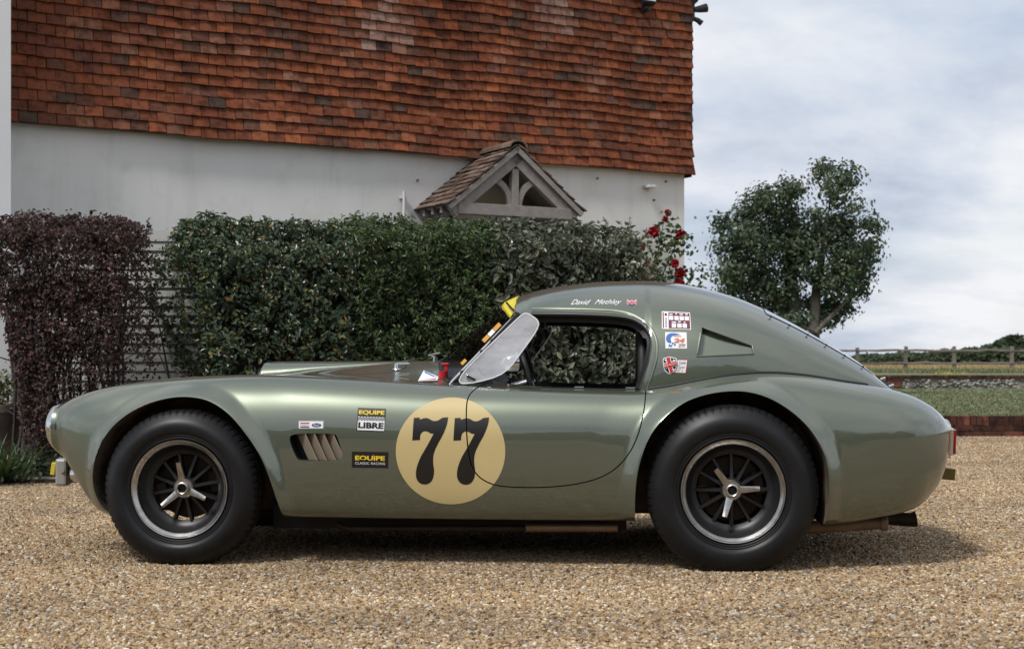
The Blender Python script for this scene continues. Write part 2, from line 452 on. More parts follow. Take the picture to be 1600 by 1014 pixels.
# ---------------------------------------------------- loose gravel: instanced stones, nobody could count them
def pebble_mesh(seed):
    rg = random.Random(seed)
    bm = bmesh.new(); bmesh.ops.create_icosphere(bm, subdivisions=1, radius=1.0)
    for v in bm.verts: v.co *= rg.uniform(0.72, 1.12)
    sx, sy, sz = rg.uniform(0.85, 1.25), rg.uniform(0.65, 0.95), rg.uniform(0.42, 0.62)
    for v in bm.verts: v.co = Vector((v.co.x * sx, v.co.y * sy, v.co.z * sz))
    me = bpy.data.meshes.new('pebble'); bm.to_mesh(me); bm.free()
    me.materials.append(M['pebble'])
    me.polygons.foreach_set('use_smooth', [seed % 2 == 0] * len(me.polygons))
    return me
def gravel_object():
    # a grid that fans out with distance from the viewpoint; density falls with distance
    ys = [3.6, 4.5, 5.5, 6.6, 7.8, 10.3, 12.0, 13.5, 16.08]
    dens = [7600, 7600, 7200, 6600, 5800, 4800, 3900, 3100]
    vv = []; ff = []; dd = []
    for j in range(len(ys) - 1):
        y0, y1 = ys[j], ys[j + 1]
        h0, h1 = y0 * 0.46 + 0.5, y1 * 0.46 + 0.5
        l0, l1 = (-h0, -h1) if y0 < 9.2 else (0.8, 0.8)
        n = 8
        for i in range(n):
            a0 = l0 + (h0 - l0) * i / n; b0 = l0 + (h0 - l0) * (i + 1) / n
            a1 = l1 + (h1 - l1) * i / n; b1 = l1 + (h1 - l1) * (i + 1) / n
            if y0 > 7.7 and y0 < 9.1 and False: continue
            k = len(vv)
            vv += [(a0, y0, 0), (b0, y0, 0), (b1, y1, 0), (a1, y1, 0)]
            ff.append((k, k + 1, k + 2, k + 3)); dd.append(dens[j])
    me = mesh_from('gravel', vv, ff, M['pebble'])
    at_ = me.attributes.new('dens', 'FLOAT', 'FACE'); at_.data.foreach_set('value', np.array(dd, dtype=np.float32))
    o = obj('gravel', me, kind='stuff', label='loose tan and beige gravel covering the drive')
    pcol = bpy.data.collections.new('pebbles')
    gn = bpy.data.node_groups.new('scatter_gravel', 'GeometryNodeTree')
    gn.interface.new_socket('Geometry', in_out='INPUT', socket_type='NodeSocketGeometry')
    gn.interface.new_socket('Geometry', in_out='OUTPUT', socket_type='NodeSocketGeometry')
    gi = gn.nodes.new('NodeGroupInput'); go = gn.nodes.new('NodeGroupOutput')
    dp = gn.nodes.new('GeometryNodeDistributePointsOnFaces'); dp.distribute_method = 'RANDOM'
    na = gn.nodes.new('GeometryNodeInputNamedAttribute'); na.data_type = 'FLOAT'; na.inputs['Name'].default_value = 'dens'
    gn.links.new(gi.outputs[0], dp.inputs['Mesh']); gn.links.new(na.outputs['Attribute'], dp.inputs['Density'])
    jn = gn.nodes.new('GeometryNodeJoinGeometry')
    # four stone shapes built inside the group from meshes held by hidden-free mesh primitives
    setm = gn.nodes.new('GeometryNodeSetMaterial'); setm.inputs['Material'].default_value = M['pebble']
    ico = gn.nodes.new('GeometryNodeMeshIcoSphere'); ico.inputs['Radius'].default_value = 1.0; ico.inputs['Subdivisions'].default_value = 2
    # roughen the stone
    sp = gn.nodes.new('GeometryNodeSetPosition')
    nz = gn.nodes.new('ShaderNodeTexNoise'); nz.inputs['Scale'].default_value = 0.9
    vm = gn.nodes.new('ShaderNodeVectorMath'); vm.operation = 'SUBTRACT'; vm.inputs[1].default_value = (0.5, 0.5, 0.5)
    vs_ = gn.nodes.new('ShaderNodeVectorMath'); vs_.operation = 'SCALE'; vs_.inputs['Scale'].default_value = 1.3
    gn.links.new(nz.outputs['Color'], vm.inputs[0]); gn.links.new(vm.outputs[0], vs_.inputs[0])
    gn.links.new(ico.outputs['Mesh'], sp.inputs['Geometry']); gn.links.new(vs_.outputs[0], sp.inputs['Offset'])
    gn.links.new(sp.outputs[0], setm.inputs['Geometry'])
    ip = gn.nodes.new('GeometryNodeInstanceOnPoints')
    gn.links.new(dp.outputs['Points'], ip.inputs['Points']); gn.links.new(setm.outputs[0], ip.inputs['Instance'])
    rr = gn.nodes.new('FunctionNodeRandomValue'); rr.data_type = 'FLOAT_VECTOR'
    rr.inputs['Min'].default_value = (-0.9, -0.9, 0); rr.inputs['Max'].default_value = (0.9, 0.9, 6.283)
    gn.links.new(rr.outputs[0], ip.inputs['Rotation'])
    rs = gn.nodes.new('FunctionNodeRandomValue'); rs.data_type = 'FLOAT_VECTOR'
    rs.inputs['Min'].default_value = (0.0052, 0.0042, 0.0038); rs.inputs['Max'].default_value = (0.0138, 0.0100, 0.0084)
    rs.inputs['Seed'].default_value = 7
    gn.links.new(rs.outputs[0], ip.inputs['Scale'])
    gn.links.new(ip.outputs[0], go.inputs[0])
    md = o.modifiers.new('scatter', 'NODES'); md.node_group = gn
    bpy.data.collections.remove(pcol)
    return o
gravel_object()

# ---------------------------------------------------- foliage generator
def leaf_arrays(P, Nrm, size, rg, width=0.5, fold=0.25, spread=0.9, droop=0.0):
    """six-cornered folded leaves at points P, roughly facing Nrm"""
    n = len(P)
    nr = Nrm + rg.normal(0, spread, (n, 3)) * 0.6
    nr /= np.linalg.norm(nr, axis=1)[:, None] + 1e-9
    d = rg.normal(0, 1, (n, 3)); d[:, 2] -= droop
    d -= nr * (d * nr).sum(1)[:, None]
    d /= np.linalg.norm(d, axis=1)[:, None] + 1e-9
    s = np.cross(nr, d)
    L = size * rg.uniform(0.65, 1.35, n)[:, None]
    W = L * width * 0.5
    up = nr * W * fold * 2
    tip = P + d * L - nr * L * 0.12
    v = np.stack([P, P + d * L * 0.3 + s * W * 0.95 + up, P + d * L * 0.7 + s * W * 0.8 + up * 0.8, tip,
                  P + d * L * 0.7 - s * W * 0.8 + up * 0.8, P + d * L * 0.3 - s * W * 0.95 + up], 1).reshape(-1, 3)
    k = np.arange(n)[:, None] * 6
    f = np.concatenate([k + np.array([[0, 1, 2, 3]]), k + np.array([[0, 3, 4, 5]])], 1).reshape(-1, 4)
    t = np.repeat(rg.uniform(0, 1, n), 2)
    return v, f, t

def foliage(name, P, Nrm, size, m, seed, parent=None, **kw):
    rg = np.random.default_rng(seed)
    lk = {k: kw.pop(k) for k in ('width', 'fold', 'spread', 'droop') if k in kw}
    v, f, t = leaf_arrays(P, Nrm, size, rg, **lk)
    me = mesh_from(name, v, f, m, tint=t)
    return obj(name, me, parent, **kw)

def snoise(p, s):
    """cheap smooth lumps"""
    return (np.sin(p[:, 0] * 2.1 * s + 1.3) * np.sin(p[:, 2] * 2.7 * s + 0.4) + 0.7 * np.sin(p[:, 0] * 4.7 * s + p[:, 2] * 3.9 * s)
            + 0.5 * np.sin(p[:, 1] * 5.3 * s + p[:, 0] * 7.1 * s + 2.0) * np.cos(p[:, 2] * 6.3 * s))

def hedge_points(O, ux, L, D, H, n, rg, z0=0.05, lump=0.07, top_frac=0.28, round_=0.25, ztop=None, depth=0.16, ends=(0.09, 0.09), taper=(0.0, 0.0), per=9, rad=0.05):
    n0_ = n; n = n // per
    """points over the front, top and ends of a clipped hedge; O is its front left foot, ux its long direction"""
    uy = np.array([-ux[1], ux[0], 0.0])          # away from the camera
    nt_ = int(n * top_frac); ne0 = int(n * ends[0]); ne1 = int(n * ends[1]); nf = n - nt_ - ne0 - ne1
    s = np.concatenate([rg.uniform(0, L, nf), rg.uniform(0, L, nt_), np.zeros(ne0), np.full(ne1, L)])
    d = np.concatenate([np.zeros(nf), rg.uniform(0, D, nt_), rg.uniform(0, D, ne0 + ne1)])
    top = (lambda q: np.full_like(q, H)) if ztop is None else ztop
    z = np.concatenate([rg.uniform(z0, 1, nf) * top(s[:nf]), top(s[nf:nf + nt_]), rg.uniform(z0, 1, ne0 + ne1) * H])
    nl = np.concatenate([np.tile([0, -1, 0.12], (nf, 1)), np.tile([0, -0.15, 1], (nt_, 1)), np.tile([-1, -0.1, 0.1], (ne0, 1)), np.tile([1, -0.1, 0.1], (ne1, 1))]).astype(float)
    # round the corners between front, top and ends
    r = round_
    zt = top(s)
    cz = np.clip((z - (zt - r)) / r, 0, 1); cd = np.clip((r - d) / r, 0, 1); c0 = np.clip((r - s) / r, 0, 1); c1 = np.clip((s - (L - r)) / r, 0, 1)
    ce = np.maximum(c0, c1)
    z = z - r * 0.45 * cz * np.maximum(cd, ce)**2
    d = d + r * 0.45 * cd * np.maximum(cz, ce)**2
    s = s + r * 0.45 * (c0**2 - c1**2) * np.maximum(cz, cd)
    pos = np.stack([s, d, z], 1)
    q = snoise(pos, 1.6) * lump + snoise(pos + 5.1, 4.0) * lump * 0.55
    inw = rg.exponential(depth * 0.55, n) - depth * 0.25
    q[nf:nf + nt_] *= 0.35; q = np.where(cz > 0, q * (1 - 0.6 * cz), q)
    pos = pos + nl * (q - inw)[:, None]
    # the clipped ends lean in towards the foot
    fz_ = 1 - np.clip(pos[:, 2] / H, 0, 1)
    pos[:, 0] += taper[0] * fz_ * np.clip(1 - pos[:, 0] / (0.5 * L), 0, 1) - taper[1] * fz_ * np.clip(1 - (L - pos[:, 0]) / (0.5 * L), 0, 1)
    # every point is a sprig: a rosette of leaves round its tip
    rv = rg.normal(0, 1, (n * per, 3)); rv /= np.linalg.norm(rv, axis=1)[:, None]
    nl = np.repeat(nl, per, 0); pos = np.repeat(pos, per, 0) + rv * rad * rg.uniform(0.25, 1.0, (n * per, 1)) + nl * rad * 0.3
    nl = nl * 0.55 + rv * 0.75 + np.array([[0, 0, 0.2]])
    wv = np.array(O)[None, :] + pos[:, :1] * ux[None, :] + pos[:, 1:2] * uy[None, :] + np.array([[0, 0, 1.0]]) * pos[:, 2:3]
    nw = nl[:, :1] * ux[None, :] + nl[:, 1:2] * uy[None, :] + np.array([[0, 0, 1.0]]) * nl[:, 2:3]
    wv[:, 2] = np.maximum(wv[:, 2], 0.02)
    return wv, nw

def twigs(name, O, ux, L, D, H, n, rg, parent, r=0.011, spread=0.25):
    uy = np.array([-ux[1], ux[0], 0.0]); mb = MB()
    for i in range(n):
        s0 = rg.uniform(0.15, L - 0.15); d0 = rg.uniform(0.2, D - 0.1)
        p = np.array(O) + ux * s0 + uy * d0; pts = [p]
        for k in range(1, 5):
            p = p + np.array([rg.normal(0, spread) * 0.3, rg.normal(0, spread) * 0.3, H * 0.22]); pts.append(p)
        mb.tube([tuple(q) for q in pts], [r * 1.4, r * 1.1, r * 0.9, r * 0.6, r * 0.3], 5)
        for k in (1, 2, 3):
            q = pts[k]; e1 = q + np.array([rg.normal(0, 0.22), rg.normal(0, 0.16), rg.uniform(0.1, 0.35)])
            mb.tube([tuple(q), tuple(e1)], [r * 0.6, r * 0.2], 4)
    return mb.obj(name, M['twig'], parent)

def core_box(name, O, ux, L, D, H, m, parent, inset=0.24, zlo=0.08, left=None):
    """twiggy inside of a hedge as one box, its inner shade put into the colour"""
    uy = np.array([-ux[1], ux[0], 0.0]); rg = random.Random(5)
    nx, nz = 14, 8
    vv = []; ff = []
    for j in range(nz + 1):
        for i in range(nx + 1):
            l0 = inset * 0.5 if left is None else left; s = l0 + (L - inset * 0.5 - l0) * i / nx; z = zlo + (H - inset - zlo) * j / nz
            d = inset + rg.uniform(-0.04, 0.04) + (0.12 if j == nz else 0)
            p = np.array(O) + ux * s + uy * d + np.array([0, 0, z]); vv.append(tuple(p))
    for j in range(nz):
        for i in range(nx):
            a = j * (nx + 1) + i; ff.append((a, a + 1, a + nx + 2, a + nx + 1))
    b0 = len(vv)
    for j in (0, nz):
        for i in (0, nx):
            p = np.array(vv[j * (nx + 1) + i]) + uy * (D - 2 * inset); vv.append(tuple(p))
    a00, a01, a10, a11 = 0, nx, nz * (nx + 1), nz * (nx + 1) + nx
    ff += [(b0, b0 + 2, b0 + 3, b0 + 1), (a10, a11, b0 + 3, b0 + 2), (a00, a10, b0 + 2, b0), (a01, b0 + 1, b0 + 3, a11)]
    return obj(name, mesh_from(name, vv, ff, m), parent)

# ---------------------------------------------------- the house
WD = np.array([0.872, 0.4896, 0.0]); WD /= np.linalg.norm(WD)        # along the wall
WN = np.array([WD[1], -WD[0], 0.0])                                   # out of the wall, towards the drive
W0 = np.array([-4.358, 12.5, 0.0])
def W(s, h, z): return tuple(W0 + WD * s + WN * h + np.array([0, 0, z]))
def wall_at(px, py, h=0.0):
    dx = (px - 800) / FPX
    o = W0 + WN * h
    # (o + WD s) on the ray (dx, 1) * t
    A = np.array([[WD[0], -dx], [WD[1], -1.0]]); s, t = np.linalg.solve(A, -o[:2])
    return s, CAMZ + (HOR - py) / FPX * t
HM = Matrix(((WD[0], -WN[0], 0, W0[0]), (WD[1], -WN[1], 0, W0[1]), (0, 0, 1, 0), (0, 0, 0, 1)))   # house axes: x along, y into the wall
house = empty('house', label='pale rendered house with red hung tiles on its upper storey', cat='house')
house.matrix_world = HM
LW = 7.20; ZT = 2.91; ZTOP = 5.75
mb = MB()
mb.box((LW / 2 - 0.3, 2.51, ZTOP / 2 - 0.1), (LW + 0.6, 5.02, ZTOP + 0.2))
wall = mb.obj('wall', M['render_wall'], house)
_wx = wall_at(17, 100, 0.5)[0]; mb = MB(); mb.box((_wx - 2.6, 2.0, ZTOP / 2 - 0.1), (5.2, 5.0, ZTOP + 0.2))
mb.obj('wing_wall', M['white_wall'], house)
mb = MB(); mb.box((LW / 2 - 0.03, -0.022, ZT + 0.035), (LW + 0.06, 0.044, 0.05))
mb.obj('tilting_batten', M['oak'], house)
# hung tiles: every course laid tile by tile; those that show largest are parts of their own
rg = random.Random(11)
GA = 0.0985; TWD = 0.162; TLEN = 0.20; TT = 0.022
def tile_mesh(k, wid=TWD):
    r = random.Random(100 + k)
    g = 0.0034
    w_ = wid / 2 - g; c = r.uniform(-0.002, 0.004)
    vv = []
    for x in (-w_, 0.0, w_):
        y_ = -c if x == 0 else 0.0
        jz = r.uniform(-0.004, 0.004)
        vv += [(x, y_ - TT, jz), (x, y_, jz), (x, y_, TLEN), (x, y_ - TT, TLEN)]
    ff = []
    for i in range(2):
        a = i * 4; b = a + 4
        ff += [(a, b, b + 3, a + 3), (a + 1, a + 2, b + 2, b + 1), (a, a + 1, b + 1, b), (a + 3, b + 3, b + 2, a + 2)]
    ff += [(0, 3, 2, 1), (8, 9, 10, 11)]
    return vv, ff
NK = 10
TV = [tile_mesh(k) for k in range(NK)]
TM = [mesh_from('tile', v, f, M['tile']) for v, f in TV]
cells = []
rows = int((ZTOP - ZT) / GA) + 1
for r_ in range(rows):
    x = -0.364 + (0.0 if r_ % 2 else -TWD / 2) + rg.uniform(-0.008, 0.008)
    while x < LW + 0.06:
        x0 = max(x, -0.40); x1 = min(x + TWD, LW + 0.075)
        if x1 - x0 > 0.03:
            cells.append((r_, (x0 + x1) / 2, x1 - x0))
        x += TWD
def wav(x, r_): return 0.007 * math.sin(x * 2.3 + r_ * 0.21) + 0.005 * math.sin(x * 5.1 + 1.7 + r_ * 0.1)
def tile_matrix(r_, x, wd):
    z = ZT + r_ * GA + wav(x, r_) + rg.uniform(-0.004, 0.004)
    kick = 0.0 if r_ > 3 else (4 - r_) * 0.012
    y = -0.052 - kick + rg.uniform(-0.006, 0.004)
    if (r_ * 7 + int(x * 6)) % 97 == 0: y -= 0.008
    ang = math.atan2(TT * 2.0 + 0.004, TLEN) + rg.uniform(-0.02, 0.03) + (0.06 if r_ < 3 else 0)
    return (Matrix.Translation((x, y, z)) @ Matrix.Rotation(-ang, 4, 'X') @ Matrix.Rotation(rg.uniform(-0.022, 0.022), 4, 'Y') @ Matrix.Rotation(rg.uniform(-0.012, 0.012), 4, 'Z')
            @ Matrix.Diagonal((wd / TWD, 1, 1, 1)))
ranked = []
for c in cells:
    r_, x, wd = c
    p = HM @ Vector((x, 0, ZT + (r_ + 0.5) * GA))
    px = 800 + p.x / p.y * FPX; py = HOR - (p.z - CAMZ) / p.y * FPX
    seen = -10 < px < 1600 and py > -4
    ranked.append((0 if seen else 1, p.y - (0.4 if wd > 0.12 else -3), c))
ranked.sort(key=lambda q: (q[0], q[1]))
PT = [mesh_from('tile', v, f, M['tile_pale']) for v, f in TV]
pale = [(wall_at(603, 42), 0.36, 0.30), (wall_at(862, 34), 0.32, 0.26)]
sv = []; sf = []; st_ = []; sm_ = []
for i, (ns, dep, (r_, x, wd)) in enumerate(ranked):
    mtx = tile_matrix(r_, x, wd); k = rg.randrange(NK)
    z = ZT + (r_ + 0.5) * GA
    isp = any(((x - c[0]) / ra_) ** 2 + ((z - c[1]) / rb_) ** 2 < rg.uniform(0.4, 1.2) for c, ra_, rb_ in pale)
    if i < 296:
        o = bpy.data.objects.new('tile', (PT if isp else TM)[k]); COL.objects.link(o); o.parent = house; o.matrix_basis = mtx
    else:
        n0 = len(sv)
        sv += [tuple(mtx @ Vector(p)) for p in TV[k][0]]
        sf += [tuple(a + n0 for a in f) for f in TV[k][1]]
        st_ += [rg.random()] * len(TV[k][1]); sm_ += [1 if isp else 0] * len(TV[k][1])
obj('tile_courses', mesh_from('tile_courses', sv, sf, [M['tile'], M['tile_pale']], tint=st_, matidx=sm_), house, kind='stuff')
# corner tiles close the right-hand edge
cv = MB()
for r_ in range(rows):
    z = ZT + r_ * GA + rg.uniform(-0.004, 0.004) - 0.004
    a = Matrix.Rotation(-0.10, 4, 'Y')
    cv.box((LW + 0.062 + rg.uniform(-0.003, 0.003), 0.045, z + 0.075), (0.014, 0.20, 0.17), Matrix.Rotation(0.10, 3, 'Y'))
cv.obj('corner_tiles', M['porch_tile'], house, kind='stuff')
# verge roof edge at the top right corner
mb = MB()
mb.box((LW / 2 - 0.2, -0.05, ZTOP + 0.06), (LW + 0.9, 0.5, 0.12)); mb.box((LW / 2 - 0.2, 2.4, ZTOP + 0.32), (LW + 0.9, 5.6, 0.4))
mb.obj('eaves', M['oak'], house)
# small wall details: bracket, vent pipe
s, z = wall_at(1010, 293); mb = MB(); mb.box((s, -0.06, z), (0.10, 0.12, 0.03)); mb.obj('wall_bracket', mat('bracket_paint', (0.6, 0.6, 0.58), 0.5), house, bevel=0.006)
s, z = wall_at(628, 300); mb = MB(); mb.tube([(s, -0.05, 0.9), (s, -0.05, z)], 0.016, 10); mb.box((s, -0.02, z - 0.06), (0.06, 0.05, 0.02))
mb.obj('vent_pipe', mat('pipe_paint', (0.62, 0.62, 0.62), 0.5), house, smooth=True)
for px_, py_ in ((933, 279), (1040, 284), (652, 282)):
    s, z = wall_at(px_, py_); mb = MB(); mb.tube([(s, 0.01, z), (s, -0.02, z)], 0.012, 8); mb.obj('wall_peg', mat('peg', (0.2, 0.19, 0.18), 0.7), house)

# ---------------------------------------------------- porch canopy: a part of the house
PH = 0.68                                    # how far the gable stands out
apx, apz = wall_at(803, 229, PH)
el, ez = wall_at(703, 322, PH); er, ez2 = wall_at(905, 324, PH)
hw = (er - el) / 2; pc = (er + el) / 2
apz_ = apz; ez = (ez + ez2) / 2
slope = math.atan2(apz - ez, hw)
porch = obj('porch_canopy', None, house)
def porch_face(mb, side, t0, t1, y0, y1, lift, th):
    """a slab in one roof slope from t0 (eave) to t1 (ridge)"""
    vv = []
    for t, y in ((t0, y0), (t0, y1), (t1, y1), (t1, y0)):
        x = pc + side * hw * (1 - t); z = ez + (apz - ez) * t
        nx, nz = side * math.sin(slope), math.cos(slope)
        vv.append((x + nx * lift, y, z + nz * lift)); vv.append((x + nx * (lift + th), y, z + nz * (lift + th)))
    mb.add(vv, [(0, 2, 4, 6), (1, 7, 5, 3), (0, 1, 3, 2), (2, 3, 5, 4), (4, 5, 7, 6), (6, 7, 1, 0)])
me_ = MB()
for sd_ in (-1, 1): porch_face(me_, sd_, -0.02, 1.0, -PH + 0.03, 0.02, -0.03, 0.028)
porch.data = None
bpy.data.objects.remove(porch)
porch = me_.obj('porch_canopy', M['oak'], house)
# barge rafters of the gable
for sd_ in (-1, 1):
    mb = MB(); porch_face(mb, sd_, -0.03, 0.985, -PH, -PH + 0.07, -0.15, 0.118); mb.obj('rafter', M['oak'], porch, bevel=0.004)
    mb = MB(); porch_face(mb, sd_, -0.05, 1.0, -PH - 0.035, -PH - 0.004, -0.05, 0.052); mb.obj('bargeboard', M['oak'], porch, bevel=0.003)
    mb = MB(); porch_face(mb, sd_, -0.03, 0.985, -0.10, -0.03, -0.15, 0.118); mb.obj('rafter', M['oak'], porch)
tz = ez + 0.005
mb = MB(); mb.box((pc, -PH + 0.04, tz - 0.05), (2 * hw * 0.88, 0.10, 0.11)); mb.obj('tie_beam', M['oak'], porch, bevel=0.005)
mb = MB(); kt = apz - 0.22; mb.box((pc, -PH + 0.045, (tz + 0.006 + kt) / 2), (0.075, 0.07, kt - tz - 0.006)); mb.obj('king_post', M['oak'], porch, bevel=0.004)
for sd_ in (-1, 1):
    mb = MB(); pts = []
    for k in range(9):
        t = k / 8
        # quarter curve from the foot of the post up to the rafter
        x = pc + sd_ * (0.045 + 0.27 * (1 - math.cos(t * math.pi / 2))); z = tz + 0.0 + 0.27 * math.sin(t * math.pi / 2)
        pts.append((x, z))
    vv = []; ff = []
    for k, (x, z) in enumerate(pts):
        a = pts[max(k - 1, 0)]; b = pts[min(k + 1, 8)]; tx, tz_ = b[0] - a[0], b[1] - a[1]; l = math.hypot(tx, tz_)
        nx, nz = -tz_ / l * 0.03, tx / l * 0.03
        for y in (-PH + 0.02, -PH + 0.065):
            vv += [(x - nx, y, z - nz), (x + nx, y, z + nz)]
    for k in range(8):
        a = k * 4; b = a + 4
        ff += [(a, a + 1, b + 1, b), (a + 2, b + 2, b + 3, a + 3), (a, b, b + 2, a + 2), (a + 1, a + 3, b + 3, b + 1)]
    ff += [(0, 2, 3, 1), (32, 33, 35, 34)]
    mb.add(vv, ff); mb.obj('brace', M['oak'], porch)
    mb = MB(); mb.box((pc + sd_ * hw * 0.85, -PH * 0.5, tz - 0.06), (0.09, PH - 0.12, 0.10)); mb.obj('wall_plate', M['oak'], porch, bevel=0.004)
    for k in range(3):
        mb = MB(); mb.box((pc + sd_ * (hw * 0.97), -PH + 0.14 + 0.19 * k, ez - 0.055), (0.10, 0.045, 0.06)); mb.obj('rafter_foot', M['oak'], porch)
    # curved bracket holding the canopy to the wall
    mb = MB(); mb.tube([(pc + sd_ * hw * 0.85, -0.03, tz - 0.75), (pc + sd_ * hw * 0.85, -0.16, tz - 0.38), (pc + sd_ * hw * 0.85, -PH + 0.2, tz - 0.11)], 0.042, 6); mb.obj('bracket', M['oak'], porch)
# tiles of the porch
rg = random.Random(21)
sl_len = math.hypot(hw, apz - ez); pg = 0.088
nrow = int(sl_len / pg) + 1
for sd_ in (-1, 1):
    for r_ in range(nrow):
        y = -PH - 0.03 + (0.0 if r_ % 2 else -0.07)
        while y < 0.0:
            y0 = max(y, -PH - 0.045); y1 = min(y + 0.145, 0.01)
            if y1 - y0 > 0.04:
                mb = MB(); t0 = -0.06 + r_ * pg / sl_len; t1 = min(t0 + 0.125 / sl_len, 1.0)
                lf = rg.uniform(0.004, 0.012)
                vv = []
                for t, yy, l in ((t0, y0 + 0.002, lf + 0.018), (t0, y1 - 0.002, lf + 0.018 + rg.uniform(-0.004, 0.004)), (t1, y1 - 0.002, lf), (t1, y0 + 0.002, lf)):
                    x = pc + sd_ * hw * (1 - t); z = ez + (apz - ez) * t; nx, nz = sd_ * math.sin(slope), math.cos(slope)
                    vv.append((x + nx * l, yy, z + nz * l)); vv.append((x + nx * (l + 0.013), yy, z + nz * (l + 0.013)))
                mb.add(vv, [(0, 2, 4, 6), (1, 7, 5, 3), (0, 1, 3, 2), (2, 3, 5, 4), (4, 5, 7, 6), (6, 7, 1, 0)])
                mb.obj('tile', M['porch_tile'], porch)
            y += 0.145
for k in range(4):
    y0 = -PH - 0.05 + k * 0.182
    mb = MB()
    pr = [(0.105 * math.cos(a), 0.075 * math.sin(a)) for a in [math.pi * q / 8 for q in range(9)]]
    vv = []; n = len(pr)
    for yy in (y0, y0 + 0.179):
        for (u, v_) in pr: vv.append((pc + u, yy, apz - 0.012 + v_))
        for (u, v_) in pr: vv.append((pc + u * 0.84, yy, apz - 0.012 + v_ * 0.8))
    ff = []
    for i in range(n - 1):
        ff += [(i, i + 1, 2 * n + i + 1, 2 * n + i), (n + i, 3 * n + i, 3 * n + i + 1, n + i + 1), (i, n + i, n + i + 1, i + 1), (2 * n + i, 2 * n + i + 1, 3 * n + i + 1, 3 * n + i)]
    mb.add(vv, ff); mb.obj('ridge_tile', M['porch_tile'], porch)

# ---------------------------------------------------- security lights fixed to the tiles
M['black_plastic'] = mat('black_plastic', (0.02, 0.02, 0.022), 0.45)
M['lamp_glass'] = mat('lamp_glass', (0.5, 0.55, 0.6), 0.12, 0, 0.6)
s, z = wall_at(1010, 6, 0.12)
sl = empty('security_light', HM @ Vector((s, -0.13, z)), math.atan2(WD[1], WD[0]), label='black floodlight with a glass face fixed to the tiles left of the house corner', cat='security light', group='security lights high on the house')
mb = MB(); mb.box((0, -0.02, 0.03), (0.15, 0.08, 0.11), Matrix.Rotation(R(-25), 3, 'X')); mb.obj('housing', M['black_plastic'], sl, bevel=0.01)
mb = MB(); mb.box((0, -0.066, 0.045), (0.12, 0.006, 0.08), Matrix.Rotation(R(-25), 3, 'X')); mb.obj('lens', M['lamp_glass'], sl)
mb = MB(); mb.box((0, 0.03, -0.05), (0.06, 0.07, 0.07)); mb.tube([(0, -0.0, -0.07), (0, -0.05, -0.09)], 0.022, 10); mb.obj('sensor', M['black_plastic'], sl, bevel=0.004)
s, z = wall_at(1078, 14, 0.1)
sl = empty('security_light', HM @ Vector((LW + 0.10, 0.02, z)), math.atan2(WD[1], WD[0]), label='black twin spotlight sticking out past the corner of the house', cat='security light', group='security lights high on the house')
mb = MB(); mb.box((0.0, 0, 0), (0.06, 0.09, 0.22)); mb.obj('bracket', M['black_plastic'], sl, bevel=0.006)
mb = MB(); mb.tube([(0.03, -0.03, 0.02), (0.09, -0.05, 0.03), (0.17, -0.07, 0.05)], [0.03, 0.04, 0.05], 12); mb.obj('lamp_head', M['black_plastic'], sl, smooth=True)
mb = MB(); mb.tube([(0.03, -0.03, -0.08), (0.07, -0.05, -0.10), (0.11, -0.06, -0.13)], [0.026, 0.03, 0.034], 12); mb.obj('lamp_head', M['black_plastic'], sl, smooth=True)
mb = MB(); mb.tube([(0.0, -0.03, 0.09), (0.04, -0.05, 0.14)], [0.03, 0.036], 12); mb.obj('sensor', M['black_plastic'], sl, smooth=True)

# ---------------------------------------------------- board fence between the hedges
bf_ = empty('board_fence', at(232, 700, 11.75) * 1.0, 0, label='weathered grey board fence showing between the purple and the green hedge', cat='fence')
bf_.location.z = 0
bp = 0.0755
for k in range(25):
    mb = MB(); mb.box((0, 0, 0), (1.66, 0.020, 0.090), Matrix.Rotation(R(-13), 3, 'X') @ Matrix.Rotation(random.Random(k).uniform(-0.003, 0.003), 3, 'Y'))
    o = mb.obj('board', M['board'], bf_); o.location = (0.0, random.Random(k + 40).uniform(-0.003, 0.003), 0.06 + bp * k)
for x in (-0.74, 0.76):
    mb = MB(); mb.box((x, 0.07, 0.96), (0.09, 0.09, 1.92)); mb.obj('post', M['board'], bf_)

# ---------------------------------------------------- beds, hedges
HU = np.array([0.90, 0.436, 0.0]); HU /= np.linalg.norm(HU)
bed = [(-9, 9.3), (-3.6, 10.02), (-2.6, 10.12), (1.6, 12.1), (2.4, 13.0), (2.2, 15.9), (-4.3, 12.4), (-9, 10.5)]
mb = MB(); mb.prism(bed, -0.02, 0.03, 'xy'); mb.obj('planting_bed', M['soil'], kind='structure')
# edging stones where the gravel meets the bed
es = empty('bed_edging', (-3.3, 10.0, 0), 0, label='low grey stone edging along the bed at the left', cat='edging')
for k in range(9):
    mb = MB(); mb.box((-1.5 + k * 0.33, -0.03 + k * 0.032, 0.005), (0.315, 0.09, 0.075), Matrix.Rotation(R(6 + random.Random(k).uniform(-2, 2)), 3, 'Z')); mb.obj('edging_stone', M['mortar'], es, bevel=0.01)

rgn = np.random.default_rng(3)
# purple barberry hedge
pu = empty('purple_hedge', (0, 0, 0), 0, label='square clipped purple leaved hedge at the left edge', cat='hedge')
PX = np.array([1.0, 0.06, 0.0]); PX /= np.linalg.norm(PX)
O = (-3.82, 10.25, 0); PL = 1.14; PHt = 1.85
P, Nn = hedge_points(O, PX, PL - 0.06, 1.0, PHt, 32000, rgn, z0=0.10, lump=0.035, round_=0.12, depth=0.2, top_frac=0.2, ends=(0.02, 0.11), taper=(0.42, 0.14), per=8, rad=0.045)
